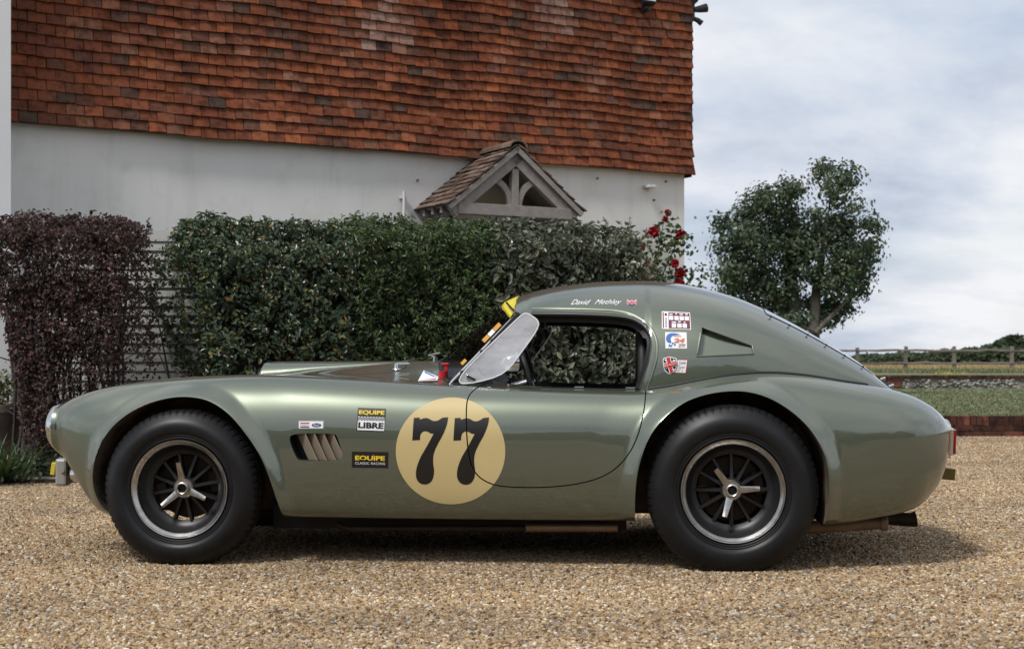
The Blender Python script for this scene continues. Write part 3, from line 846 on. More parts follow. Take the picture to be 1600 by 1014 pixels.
# thin the lower right where stems and fence show through
keep = rgn.uniform(0, 1, len(P)) < np.clip(0.42 + 0.75 * (P[:, 2] - 0.3) / 1.0, 0.40, 1) * np.where((P[:, 0] > -3.3) & (P[:, 2] < 0.95), 0.6, 1)
foliage('foliage', P[keep], Nn[keep], 0.0275, M['leaf_purple'], 31, pu, kind='stuff', width=0.62, spread=1.3)
core_box('inner_growth_shade', O, PX, PL - 0.12, 1.0, PHt, M['inner_growth_shade'], pu, 0.36, 1.25)
twigs('stem', O, PX, PL - 0.1, 0.8, PHt, 44, rgn, pu, 0.011)
# shoots standing above the clipped top
sh = []; shn = []
mb = MB()
for x, h in ((-3.10, 0.17), (-2.88, 0.14), (-2.68, 0.10), (-3.7, 0.06), (-3.55, 0.08), (-3.2, 0.07)):
    b0 = np.array([x, 10.6, 1.80]); dr = np.array([0.25 * rgn.normal(), 0, 1.0])
    mb.tube([tuple(b0), tuple(b0 + dr * h)], [0.004, 0.002], 4)
    for k in range(9):
        sh.append(b0 + dr * h * (0.2 + 0.8 * k / 8)); shn.append(rgn.normal(0, 1, 3))
foliage('shoot_leaf', np.array(sh), np.array(shn), 0.04, M['leaf_purple'], 33, pu, kind='stuff', width=0.6)
mb.obj('shoot', M['twig'], pu)

def hedge(name, label, O, L, D, H, n, size, m, seed, width, core='twig', taper=(0, 0), rad=0.05, per=9, lump=0.07, depth=0.18, round_=0.25, ends=(0.05, 0.03), ztop=None, droop=0.0, spread=1.0, big=0, top_frac=0.25):
    rgx = np.random.default_rng(seed)
    h = empty(name, (O[0] + HU[0] * L / 2, O[1] + HU[1] * L / 2, 0), 0, label=label, cat='hedge')
    iw = np.array([h.location.x, h.location.y, 0])
    P, Nn = hedge_points(O, HU, L, D, H, n, rgx, lump=lump, depth=depth, round_=round_, ends=ends, ztop=ztop, top_frac=top_frac, taper=taper, rad=rad, per=per)
    P = P - iw
    if big:
        # the leaves that show largest: single parts
        w_ = P + iw; sc = -w_[:, 1] + rgx.uniform(0, 0.3, len(P)) + np.where((w_[:, 2] > 1.0) & (Nn[:, 1] < 0.5), 1.0, 0)
        idx = np.argsort(-sc)[:big]; msk = np.ones(len(P), bool); msk[idx] = False
        protos = []
        for q in range(5):
            v, f, t = leaf_arrays(np.zeros((1, 3)), np.array([[0, -1.0, 0.15]]), size * 1.1, rgx, width, 0.25, 0.5, droop)
            protos.append(mesh_from('leaf', v, f, m))
        for q in idx:
            o = bpy.data.objects.new('leaf', protos[int(rgx.integers(5))]); COL.objects.link(o); o.parent = h
            o.location = P[q] + np.array([0, -0.01, 0]); o.rotation_euler = (rgx.normal(0, 0.35), rgx.uniform(-1.2, 1.2), rgx.normal(0, 0.5))
        P, Nn = P[msk], Nn[msk]
    foliage('foliage', P, Nn, size, m, seed + 1, h, kind='stuff', width=width, droop=droop, spread=spread)
    O2 = (O[0] - iw[0], O[1] - iw[1], 0)
    core_box('inner_growth_shade', O2, HU, L, D, H, M['inner_growth_shade'], h, 0.16, left=(0.36 if taper[0] else None))
    twigs('stem', O2, HU, L, D, H * 0.85, int(9 * L), rgx, h)
    return h
G0 = np.array([-2.72, 10.62, 0.0])
def gp(s): return tuple(G0 + HU * s)
hedge('glossy_hedge', 'dark glossy hedge flecked with orange berries and yellow leaves beside the board fence', gp(0.26), 1.52, 1.0, 1.90, 23000, 0.042, M['leaf_glossy'], 51, 0.5, round_=0.30, ends=(0.12, 0.01), lump=0.045, depth=0.24, spread=0.5, taper=(0.28, 0), rad=0.048)
hedge('twining_hedge', 'mid green feathery hedge between the berried hedge and the pale leaved one', gp(1.62), 1.35, 1.0, 1.94, 25000, 0.040, M['leaf_vine'], 61, 0.36, ends=(0.01, 0.01), lump=0.05, round_=0.12, depth=0.22, spread=0.8, droop=0.2, rad=0.055, per=11)
hedge('pale_leaved_hedge', 'pale grey green hedge of large leaves in front of the porch and the roses', gp(2.80), 1.52, 1.05, 1.95, 13500, 0.062, M['leaf_laurel'], 71, 0.46, ends=(0.01, 0.10), lump=0.05, round_=0.12, rad=0.075, per=7, spread=0.6, depth=0.22, droop=0.5, big=280, ztop=None)
# tall shoots above the hedges
mb = MB(); sh = []; shn = []
for s_, h_, z_ in ((3.95, 0.20, 1.93), (4.22, 0.24, 1.92), (3.62, 0.08, 1.93), (3.2, 0.10, 1.94), (2.95, 0.13, 1.93), (3.05, 0.2, 1.92), (2.6, 0.12, 1.90), (2.3, 0.08, 1.90), (1.3, 0.10, 1.88), (0.75, 0.07, 1.86), (1.05, 0.09, 1.87), (1.75, 0.10, 1.90), (2.05, 0.12, 1.90), (2.45, 0.09, 1.91), (3.4, 0.11, 1.93), (3.8, 0.09, 1.93), (4.1, 0.13, 1.92)):
    b0 = np.array(gp(s_)) + np.array([0.0, 0.3, z_ - 0.05]); dr = np.array([rgn.normal(0, 0.12), 0, 1.0])
    mb.tube([tuple(b0), tuple(b0 + dr * h_)], [0.006, 0.002], 5)
    for k in range(11):
        sh.append(b0 + dr * h_ * (0.1 + 0.9 * k / 10)); shn.append(rgn.normal(0, 1, 3) + np.array([0, -0.6, 0.6]))
ph = [o for o in SC.objects if o.name == 'pale_leaved_hedge'][0]
q = np.array(ph.location)
foliage('shoot_leaf', np.array(sh) - q, np.array(shn), 0.075, M['leaf_laurel'], 81, ph, kind='stuff', width=0.45)
so = mb.obj('shoot', M['twig'], ph); so.location = -ph.location
# understorey: low dark growth at the foot of the hedges
low, lown = [], []
for k in range(2600):
    t = rgn.uniform(0, 1); x = -5.0 + 7.0 * t; y = (10.35 if x < -2.6 else 10.4 + (x + 2.6) * 0.48) + rgn.uniform(-0.2, 0.25)
    low.append((x, y, abs(rgn.normal(0, 0.10)) + 0.03)); lown.append((0, -0.6, 0.8))
foliage('ground_cover', np.array(low), np.array(lown), 0.06, M['leaf_glossy'], 91, None, kind='stuff', label='low dark ground cover along the foot of the hedges', width=0.5)

# strappy grass tuft at the left edge
gt = empty('grass_clump', (-3.58, 9.95, 0.03), 0, label='clump of long green strap leaves by the gravel at the left edge', cat='plant')
rg2 = random.Random(4); vv = []; ff = []; tt = []
for k in range(150):
    a = rg2.uniform(0, 6.28); ln = rg2.uniform(0.25, 0.48); lean = rg2.uniform(0.5, 1.25); wd = rg2.uniform(0.006, 0.012)
    bx, by = rg2.gauss(0, 0.09), rg2.gauss(0, 0.07); t = rg2.random(); n0 = len(vv)
    for q in range(5):
        f = q / 4; r_ = lean * ln * f; z = ln * (f - 0.55 * lean * f * f); ww = wd * (1 - f ** 2)
        x, y = bx + math.cos(a) * r_, by + math.sin(a) * r_
        vv += [(x - math.sin(a) * ww, y + math.cos(a) * ww, max(z, 0.0)), (x + math.sin(a) * ww, y - math.cos(a) * ww, max(z, 0.0) + 0.003)]
    for q in range(4): ff.append((n0 + 2 * q, n0 + 2 * q + 1, n0 + 2 * q + 3, n0 + 2 * q + 2)); tt.append(t * 0.5)
obj('blades', mesh_from('blades', vv, ff, M['leaf_vine'], tint=tt), gt, kind='stuff')

# terracotta trough with a green plant
pt = empty('planter', (-4.03, 11.0, -0.13), R(4), label='weathered terracotta planter holding a bright green plant by the white wall', cat='planter')
mb = MB(); mb.lathe([(0.0, 0.26), (0.21, 0.26), (0.235, 0.30), (0.27, 0.58), (0.29, 0.60), (0.29, 0.655), (0.255, 0.655), (0.245, 0.60), (0.0, 0.60)], 40, 'z'); mb.obj('pot', M['terracotta'], pt, smooth=True)
mb = MB(); mb.box((0, 0, 0.13), (0.44, 0.40, 0.26)); mb.obj('plinth', M['render_wall'], pt, bevel=0.01)
rgx = np.random.default_rng(8)
P = rgx.normal(0, 1, (900, 3)) * np.array([0.14, 0.12, 0.075]) + np.array([0, 0, 0.76]); P[:, 2] = np.maximum(P[:, 2], 0.63)
foliage('plant', P, P - np.array([0, 0, 0.6]), 0.05, M['grass_blade'], 9, pt, kind='stuff', width=0.4)

# ---------------------------------------------------- climbing rose at the house corner
ro = empty('climbing_rose', W(6.75, 0.25, 0), 0, label='climbing rose with dark red flowers on the corner of the house', cat='rose')
q0 = np.array(ro.location)
mb = MB(); lp = []; ln_ = []
def wpt(px, py, h):
    s, z = wall_at(px, py, h); return np.array(W(s, h, z))
stems = [[(1030, 600), (1022, 520), (1018, 440), (1030, 385), (1037, 345)], [(1035, 600), (1045, 500), (1035, 430), (1055, 385), (1064, 368)], [(1020, 600), (1008, 480), (1003, 425), (1000, 385)],
         [(1040, 600), (1062, 480), (1075, 440), (1088, 418), (1105, 428)], [(1040, 600), (1060, 500), (1083, 455), (1098, 440)], [(1040, 600), (1056, 470), (1064, 430)]]
for st in stems:
    pts = [wpt(x, y, 0.22 + 0.10 * math.sin(i * 2.1)) for i, (x, y) in enumerate(st)]
    mb.tube([tuple(p - q0) for p in pts], [0.012, 0.010, 0.008, 0.006, 0.004][:len(pts)], 6)
    for i in range(len(pts) - 1):
        thin = 14 if st[-1][0] > 1080 and i > 0 else 85
        for k in range(thin):
            t = rgx.uniform(0, 1); p = pts[i] * (1 - t) + pts[i + 1] * t + rgx.normal(0, 0.085, 3) * (0.6 if thin < 50 else 1)
            lp.append(p - q0); ln_.append(rgx.normal(0, 1, 3) + np.array([0, -0.8, 0.5]))
mb.obj('stem', mat('rose_stem', (0.09, 0.10, 0.04), 0.7), ro, smooth=True)
foliage('foliage', np.array(lp), np.array(ln_), 0.055, M['leaf_vine'], 93, ro, kind='stuff', width=0.62)
for k, (x, y, rr) in enumerate((x_, y_, r0_ * 0.68) for x_, y_, r0_ in ((1044, 333, 0.05), (1039, 342, 0.04), (1021, 364, 0.085), (1064, 366, 0.065), (1000, 382, 0.07), (993, 394, 0.05), (995, 408, 0.045), (1012, 411, 0.04), (1055, 411, 0.06), (1062, 427, 0.075), (1061, 442, 0.065), (1009, 433, 0.07))):
    c = wpt(x, y, 0.34) - q0
    nP = 34; dr = rgx.normal(0, 1, (nP, 3)); dr /= np.linalg.norm(dr, axis=1)[:, None]
    v, f, t = leaf_arrays(c + dr * rr * rgx.uniform(0.25, 0.75, nP)[:, None], dr, rr * 1.0, rgx, 0.95, 0.35, 0.5)
    o = obj('flower', mesh_from('flower', v, f, M['petal'], tint=t), ro)

# ---------------------------------------------------- low brick retaining wall, flint wall, rail fence
bw = empty('brick_wall', (8.0, 16.2, 0), 0, label='low red brick retaining wall with brick on edge coping between gravel and lawn', cat='wall')
mb = MB(); mb.box((0, 0.03, 0.098), (11.2, 0.19, 0.20)); mb.obj('mortar_core', M['mortar'], bw)
rg = random.Random(31)
def brick_mesh(sx, sy, sz, k):
    r = random.Random(k); m_ = MB(); m_.box((0, 0, 0), (sx, sy, sz)); m_.v = [tuple(c + r.uniform(-0.002, 0.002) for c in p) for p in m_.v]
    return m_.mesh('brick', M['brick'])
hb = [brick_mesh(0.062, 0.215, 0.10, k) for k in range(5)]; sb = [brick_mesh(0.212, 0.10, 0.057, k + 9) for k in range(5)]
x = -5.55; nb = 0
while x < 5.55:
    o = obj('brick', hb[rg.randrange(5)], bw); o.location = (x, 0.02 + rg.uniform(-0.004, 0.004), 0.178 + rg.uniform(-0.003, 0.003)); o.rotation_euler = (0, rg.uniform(-0.03, 0.03), rg.uniform(-0.02, 0.02)); x += 0.0735; nb += 1
for c in range(2):
    x = -5.5 + (0.11 if c else 0)
    while x < 5.5:
        o = obj('brick', sb[rg.randrange(5)], bw); o.location = (x, -0.035 + rg.uniform(-0.004, 0.004), 0.028 + 0.068 * c); o.rotation_euler = (0, 0, rg.uniform(-0.01, 0.01)); x += 0.2235; nb += 1

fw = empty('flint_wall', (14, 30.2, 0.25), 0, label='low grey flint wall with brick coping beyond the lawn', cat='wall')
mb = MB(); mb.box((0, 0.05, 0.11), (24, 0.25, 0.24)); mb.obj('mortar_core', M['mortar'], fw)
sv = []; sf = []; st_ = []
bm = bmesh.new(); bmesh.ops.create_icosphere(bm, subdivisions=1, radius=1.0); iv = [tuple(v.co) for v in bm.verts]; iff = [tuple(v.index for v in f.verts) for f in bm.faces]; bm.free()
for k in range(1500):
    cx = rg.uniform(-11.9, 11.9); cz = rg.uniform(-0.03, 0.19); a, b, c = rg.uniform(0.03, 0.07), rg.uniform(0.03, 0.05), rg.uniform(0.02, 0.038); n0 = len(sv)
    sv += [(cx + x * a, -0.085 + y * b, cz + z * c) for x, y, z in iv]; sf += [tuple(i + n0 for i in f) for f in iff]; st_ += [rg.random()] * len(iff)
obj('flint', mesh_from('flint', sv, sf, M['flint'], tint=st_), fw, kind='stuff')
mb = MB(); tint_ = []
for k in range(300):
    mb.box((-11.95 + k * 0.08, 0.0, 0.25), (0.07, 0.27, 0.05 + rg.uniform(-0.004, 0.004))); tint_ += [rg.random()] * 6
for px_ in (-6.0, 0.55, 6.8):
    for c in range(4): mb.box((px_, -0.10, 0.0 + c * 0.06), (0.30, 0.12, 0.054)); tint_ += [rg.random()] * 6
obj('coping', mesh_from('coping', mb.v, mb.f, M['brick'], tint=tint_), fw, kind='stuff')

FD = 50.0
rf = empty('rail_fence', (FD * 0.3, FD, 0.44), 0, label='weathered post and two rail timber fence at the edge of the stubble field', cat='fence')
postx = [1190, 1265, 1340, 1415, 1491, 1581, 1668, 1752]
pw = [at(px, 575, FD + (px - 1415) * 0.004) for px in postx]
ptops = [545, 543, 543, 541, 541, 541, 541, 541]
for k, p in enumerate(pw):
    zt = at(postx[k], ptops[k], p.y).z
    mb = MB(); mb.box((0, 0, 0), (0.135, 0.11, zt - 0.25), Matrix.Rotation(R(rg.uniform(-2.5, 2.5)), 3, 'Y'), taper=0.85)
    o = mb.obj('post', M['rail'], rf, bevel=0.015); o.location = (p.x - rf.location.x, p.y - FD, (zt + 0.25) / 2 - 0.44)
for k in range(len(pw) - 1):
    for zc, dz in ((at(0, 548, FD).z, 0), (at(0, 568, FD).z, 0)):
        a, b = pw[k], pw[k + 1]
        pts = []
        for q in range(6):
            t = q / 5
            pts.append((a.x + (b.x - a.x) * t - rf.location.x, a.y + (b.y - a.y) * t - FD - 0.05, zc - 0.44 + 0.03 * math.sin(3.1 * t) * rg.uniform(-0.5, 1.2) + rg.uniform(-0.012, 0.012)))
        mb = MB(); mb.tube(pts, [0.036 + rg.uniform(-0.008, 0.008) for _ in pts], 6); mb.obj('rail', M['rail'], rf, smooth=True)

# rough grass: tufts along the walls, lawn edge and fence line
def blades(name, label, pts, h, m, seed, lean=0.5, wd=0.012):
    rg2 = random.Random(seed); vv = []; ff = []; tt = []
    for (x, y, z) in pts:
        for b in range(3):
            a = rg2.uniform(0, 6.28); hh = h * rg2.uniform(0.5, 1.3); l = lean * hh * rg2.uniform(0.1, 1); bx, by = x + rg2.gauss(0, h * 0.3), y + rg2.gauss(0, h * 0.3); n0 = len(vv)
            ca, sa = math.cos(a), math.sin(a)
            vv += [(bx - wd, by, z), (bx + wd, by, z), (bx + ca * l * 0.4 + wd * 0.7, by + sa * l * 0.4, z + hh * 0.6), (bx + ca * l * 0.4 - wd * 0.7, by + sa * l * 0.4, z + hh * 0.6), (bx + ca * l, by + sa * l, z + hh)]
            ff += [(n0, n0 + 1, n0 + 2, n0 + 3), (n0 + 3, n0 + 2, n0 + 4)]; t = rg2.random(); tt += [t, t]
    return obj(name, mesh_from(name, vv, ff, m, tint=tt), kind='stuff', label=label)
rg = random.Random(77)
pts = []
for k in range(9000):
    y = 16.35 + 13.6 * rg.random() ** 1.6; x = rg.uniform(3.0, 6.5 + (y - 16) * 0.42); pts.append((x, y, lawn_z(x, y) - 0.005))
blades('lawn_grass', 'short mown grass of the lawn behind the brick wall', pts, 0.03, M['grass_blade'], 1, 1.3, 0.008)
pts = [(rg.uniform(10, 24), rg.uniform(38, 46), 0.465) for k in range(2200)] + [(rg.uniform(10, 24), FD + rg.gauss(0, 0.2), 0.44) for k in range(350)]
blades('field_edge_grass', 'rough grass growing along the foot of the rail fence', pts, 0.10, M['grass_blade'], 2, 0.6, 0.016)
pts = [(rg.uniform(9, 30), rg.uniform(49, 75), 0.42) for k in range(4800)]
blades('stubble', 'pale dry stubble beyond the rail fence', pts, 0.16, M['dry_blade'], 3, 0.5, 0.02)
pts = [(at(px_, 585, 36).x, 36 + rg.gauss(0, 0.4), 0.47) for px_ in [rg.gauss(1482, 9) for _ in range(45)]]
wfl = blades('yellow_flowers', 'patch of yellow flowers in the grass before the fence', pts, 0.06, mat('yellow_petal', (0.34, 0.31, 0.06), 0.6), 4, 0.6, 0.025)

# ---------------------------------------------------- trees
def tube_branch(mb, a, b, r0, r1, rg, n=5, wob=0.08, sides=7):
    a, b = Vector(a), Vector(b); pts = []; rr = []
    for i in range(n + 1):
        t = i / n; p = a.lerp(b, t); s = (b - a).length * wob * math.sin(math.pi * t)
        p += Vector((rg.uniform(-s, s), rg.uniform(-s, s), rg.uniform(-s, s) * 0.4)); pts.append(p); rr.append(r0 + (r1 - r0) * t)
    pts[0] = a; pts[-1] = b
    mb.tube([tuple(p) for p in pts], rr, sides)
    return pts
def tree(name, label, depth, zb, trunks, blobs, nleaf, size, seed, zr=0.5, m='leaf_tree'):
    """trunks: pixel polylines with radii; blobs: leafy masses as (px, py, rx, ry) at the tree's distance"""
    rg = random.Random(seed); rgx = np.random.default_rng(seed)
    b0 = at(trunks[0][0][0], 560, depth)
    t = empty(name, (b0.x, depth, zb), 0, label=label, cat='tree')
    off = np.array([b0.x, depth, zb])
    mb = MB(); tips = []; sc = depth / FPX
    for tr in trunks:
        pts = [Vector(at(x, y, depth)) - Vector(off) + Vector((0, rg.uniform(-0.15, 0.15), 0)) for x, y, r in tr]
        mb.tube([tuple(p) for p in pts], [r for x, y, r in tr], 9)
        tips += [(p, r) for p, (x, y, r) in zip(pts, tr)]
    cents = []
    for (x, y, rx, ry) in blobs:
        c = np.array(at(x, y, depth)) - off; c[1] += rgx.normal(0, 0.45) * zr * 2; cents.append((c, rx * sc * 0.86, ry * sc * 0.9))
        p0 = min(tips, key=lambda q: (q[0] - Vector(c)).length + (0.8 if q[0].z > c[2] else 0))
        tube_branch(mb, p0[0], c, min(p0[1] * 0.6, 0.06), 0.015, rg)
        for k in range(6):
            e = c + rgx.normal(0, 0.55, 3) * np.array([rx * sc, (rx + ry) * sc * 0.5, ry * sc])
            tube_branch(mb, c * 0.85 + np.array(p0[0]) * 0.15, e, 0.014, 0.004, rg, 3, 0.1, 5)
    mb.obj('trunk', M['bark'], t, smooth=True)
    tot = sum(a * b for _, a, b in cents); Ps = []; Ns = []
    for c, a, b in cents:
        n = int(nleaf * a * b / tot)
        # sprays: small clumps thrown through the mass
        ns = max(6, n // 17); cl = rgx.normal(0, 1, (ns, 3)); cl /= np.linalg.norm(cl, axis=1)[:, None]; cl *= rgx.uniform(0.35, 1.05, ns)[:, None] ** 0.6
        cl = cl * np.array([a, (a + b) * 0.5, b]) + c
        k = rgx.integers(0, ns, n); p = cl[k] + rgx.normal(0, 1, (n, 3)) * 0.085 * np.array([1.25, 1.25, 0.7])
        Ps.append(p); nn = (p - c) / np.array([a, a, b]); nn[:, 2] += 0.5; Ns.append(nn)
    foliage('crown', np.concatenate(Ps), np.concatenate(Ns), size, M[m], seed + 1, t, kind='stuff', width=0.7, spread=1.0, droop=0.3)
    return t
tree('maple_tree', 'broad leaved tree with twin trunks and an open crown right of the house', 25.0, 0.22,
     [[(1238, 622, 0.20), (1240, 560, 0.16), (1243, 500, 0.14), (1238, 440, 0.11), (1243, 380, 0.09), (1236, 320, 0.05), (1228, 285, 0.02)],
      [(1241, 560, 0.12), (1226, 500, 0.09), (1206, 440, 0.07), (1180, 390, 0.04), (1158, 350, 0.02)],
      [(1272, 622, 0.12), (1270, 560, 0.10), (1273, 500, 0.095), (1277, 440, 0.08), (1284, 390, 0.055), (1289, 355, 0.03), (1293, 330, 0.012)],
      [(1275, 450, 0.06), (1310, 420, 0.045), (1345, 392, 0.02)], [(1240, 545, 0.06), (1205, 500, 0.04), (1168, 462, 0.02)], [(1272, 520, 0.05), (1310, 480, 0.035), (1338, 450, 0.02)]],
     [(1194, 318, 40, 26), (1232, 297, 24, 22), (1172, 340, 28, 24), (1132, 350, 20, 14), (1160, 372, 20, 18), (1140, 390, 24, 26), (1180, 385, 45, 40), (1225, 350, 40, 40), (1245, 400, 32, 45), (1135, 432, 26, 24), (1172, 440, 42, 38), (1212, 452, 40, 36),
      (1192, 487, 40, 20), (1232, 480, 22, 20), (1297, 262, 15, 22), (1298, 286, 20, 22), (1298, 303, 20, 24), (1322, 346, 28, 22), (1346, 316, 10, 14), (1366, 380, 10, 14), (1306, 368, 42, 30), (1350, 352, 18, 16), (1322, 405, 42, 34), (1357, 398, 18, 26), (1300, 440, 34, 30), (1338, 442, 28, 28),
      (1312, 478, 36, 24), (1290, 500, 20, 14), (1260, 356, 13, 15), (1258, 390, 15, 22), (1268, 430, 12, 18), (1290, 345, 16, 24), (1263, 338, 11, 13), (1254, 500, 22, 14), (1278, 474, 18, 20), (1225, 502, 22, 12)], 20500, 0.066, 5)
tree('far_tree', 'small round dark tree on the skyline behind the rail fence', 150.0, 0.2, [[(1570, 566, 0.35), (1571, 550, 0.25), (1574, 540, 0.15)]],
     [(1566, 540, 14, 10), (1583, 534, 13, 9), (1552, 547, 12, 8), (1592, 541, 10, 9), (1573, 548, 20, 9)], 2600, 0.55, 15, m='leaf_far')
# hedgerow along the far side of the stubble
rgx = np.random.default_rng(44)
n = 24000; px_ = rgx.uniform(1240, 2150, n); D = 118 + rgx.uniform(0, 5, n)
topy = np.interp(px_, [1240, 1330, 1360, 1400, 1450, 1500, 1560, 1600, 1700], [566, 562, 560, 556, 555, 550, 547, 549, 546]) + 1.3 * np.sin(px_ * 0.11) + 1.0 * np.sin(px_ * 0.37)
zt = CAMZ + (HOR - topy) / FPX * D
P = np.stack([(px_ - 800) / FPX * D, D, 0.25 + (zt - 0.25) * rgx.uniform(0, 1, n) ** 0.7], 1)
foliage('hedgerow', P, np.tile([0, -1.0, 0.6], (n, 1)), 0.42, M['leaf_far'], 45, None, kind='stuff', label='long dark hedgerow on the far side of the stubble field', width=0.75)
# dark planting on the other side of the drive, behind the photographer; the car's flanks mirror it
n = 26000; xx = rgx.uniform(-38, 38, n)
hh = 5.4 + 1.5 * np.sin(xx * 0.33) + 0.7 * np.sin(xx * 0.9 + 1) + 0.4 * np.sin(xx * 2.3)
P = np.stack([xx, -17 + rgx.normal(0, 0.7, n), hh * rgx.uniform(0, 1, n) ** 0.7], 1)
foliage('hedge_row', P, np.tile([0, 1.0, 0.5], (n, 1)), 0.50, M['leaf_far'], 46, None, kind='stuff', label='tall green planting across the drive', width=0.75)

# ================================================================== the car
TH = R(4.3); CT, ST = math.cos(TH), math.sin(TH)
X0, Y0 = -1.398 + 0.80 * ST, 6.05 + 0.80 * CT
car = empty('sports_car', (X0, Y0, 0.0), -TH, label='olive green vintage racing sports car with hardtop, side roundel and wide black wheels', cat='car')
def L(px, py, b):
    """length along the car and height of what the photograph shows at a pixel, b metres from the car's middle"""
    dx = (px - 800) / FPX; dz = (HOR - py) / FPX
    t = (b + X0 * ST + Y0 * CT) / (dx * ST + CT)
    return (dx * t - X0) * CT - (t - Y0) * ST, CAMZ + dz * t

# ---- paint and other car materials
def paint():
    m = mat('olive_metallic_paint', (0.15, 0.165, 0.12), 0.36, 0.60, 0.5)
    t = m.node_tree; b = t.nodes['Principled BSDF']
    b.inputs['Coat Weight'].default_value = 1.0; b.inputs['Coat Roughness'].default_value = 0.02; b.inputs['Coat IOR'].default_value = 1.75
    n = noise(t, 900, 2, coords='Object'); r = ramp(t, [(0.35, (0.108, 0.125, 0.088)), (0.65, (0.152, 0.172, 0.125))])
    t.links.new(n.outputs['Fac'], r.inputs[0]); c = r.outputs[0]
    # road dust low on the flanks
    g = N(t, 'ShaderNodeTexCoord'); s = N(t, 'ShaderNodeSeparateXYZ'); t.links.new(g.outputs['Object'], s.inputs[0])
    mr = N(t, 'ShaderNodeMapRange'); mr.inputs['From Min'].default_value = 0.50; mr.inputs['From Max'].default_value = 0.20
    t.links.new(s.outputs['Z'], mr.inputs['Value'])
    n2_ = noise(t, 26, 8, 0.7, coords='Object', scl=(0.5, 1, 1.6)); r2 = ramp(t, [(0.45, (0, 0, 0)), (0.72, (1, 1, 1))]); t.links.new(n2_.outputs['Fac'], r2.inputs[0])
    f = N(t, 'ShaderNodeMath', op='MULTIPLY'); t.links.new(mr.outputs[0], f.inputs[0]); t.links.new(r2.outputs[0], f.inputs[1])
    f2 = N(t, 'ShaderNodeMath', op='MULTIPLY'); f2.inputs[1].default_value = 0.32; t.links.new(f.outputs[0], f2.inputs[0])
    t.links.new(mixc(t, c, (0.23, 0.19, 0.13), f2.outputs[0]), b.inputs['Base Color'])
    # the clear coat is hand laid: a very slight waviness
    n3 = noise(t, 5, 2, coords='Object', scl=(0.6, 1, 1.4)); bp_ = N(t, 'ShaderNodeBump', ins={'Strength': 0.03, 'Distance': 0.02})
    t.links.new(n3.outputs['Fac'], bp_.inputs['Height']); t.links.new(bp_.outputs[0], b.inputs['Coat Normal'])
    return m
M['paint'] = paint()
M['liner'] = mat_noise('wheel_well', [(0.35, (0.05, 0.040, 0.030)), (0.7, (0.20, 0.155, 0.105))], 9, 0.9, 'Object')
M['tailpipe'] = mat_noise('tailpipe_metal', [(0.3, (0.10, 0.065, 0.042)), (0.7, (0.22, 0.155, 0.105))], 9, 0.5, 'Object', metal=0.3)
M['trim'] = mat('black_trim', (0.010, 0.010, 0.010), 0.6)
M['rubber_seal'] = mat('rubber_seal', (0.012, 0.012, 0.012), 0.5)
M['tyre'] = mat_noise('tyre_rubber', [(0.3, (0.008, 0.008, 0.009)), (0.7, (0.013, 0.013, 0.014))], 14, 0.42, 'Object', bmp=0.08, bscale=120, bdist=0.002, spec=0.3)
M['rim_metal'] = mat_noise('polished_rim', [(0.3, (0.40, 0.38, 0.36)), (0.7, (0.60, 0.58, 0.55))], 30, 0.28, 'Object', metal=1.0)
M['wheel_black'] = mat('wheel_black', (0.013, 0.013, 0.014), 0.42)
M['chrome'] = mat('chrome', (0.72, 0.72, 0.72), 0.10, 1.0)
M['cast'] = mat_noise('cast_alloy', [(0.3, (0.36, 0.34, 0.32)), (0.7, (0.55, 0.53, 0.50))], 40, 0.34, 'Object', metal=1.0)
M['exhaust'] = mat_noise('exhaust_pipe', [(0.3, (0.028, 0.020, 0.015)), (0.7, (0.065, 0.047, 0.034))], 6, 0.5, 'Object', metal=0.5)
M['roundel'] = mat_noise('cream_roundel', [(0.3, (0.52, 0.405, 0.19)), (0.7, (0.56, 0.44, 0.215))], 3, 0.38, 'Object')
M['vinyl_black'] = mat('vinyl_black', (0.012, 0.010, 0.009), 0.35)
M['vinyl_white'] = mat('vinyl_white', (0.78, 0.78, 0.78), 0.4)
M['vinyl_yellow'] = mat('vinyl_yellow', (0.78, 0.56, 0.03), 0.4)
M['vinyl_red'] = mat('vinyl_red', (0.55, 0.02, 0.03), 0.4)
M['vinyl_blue'] = mat('vinyl_blue', (0.02, 0.13, 0.42), 0.4)
M['vinyl_navy'] = mat('vinyl_navy', (0.02, 0.03, 0.16), 0.4)
M['vinyl_maroon'] = mat('vinyl_maroon', (0.15, 0.02, 0.05), 0.4)
M['vinyl_orange'] = mat('vinyl_orange', (0.62, 0.12, 0.05), 0.4)
M['vinyl_grey'] = mat('vinyl_grey', (0.30, 0.30, 0.32), 0.4)
M['vinyl_amber'] = mat('vinyl_amber', (0.62, 0.30, 0.06), 0.4)
M['yellow_tape'] = mat('yellow_tape', (0.66, 0.54, 0.03), 0.45)
M['red_plastic'] = mat('red_plastic', (0.45, 0.015, 0.02), 0.35)
M['yellow_strap'] = mat('yellow_strap', (0.60, 0.46, 0.02), 0.7)
M['red_lens'] = mat('red_lens', (0.22, 0.008, 0.008), 0.12, 0, 0.6)
M['grey_plate'] = mat('grey_plate', (0.34, 0.33, 0.31), 0.45, 0.3)
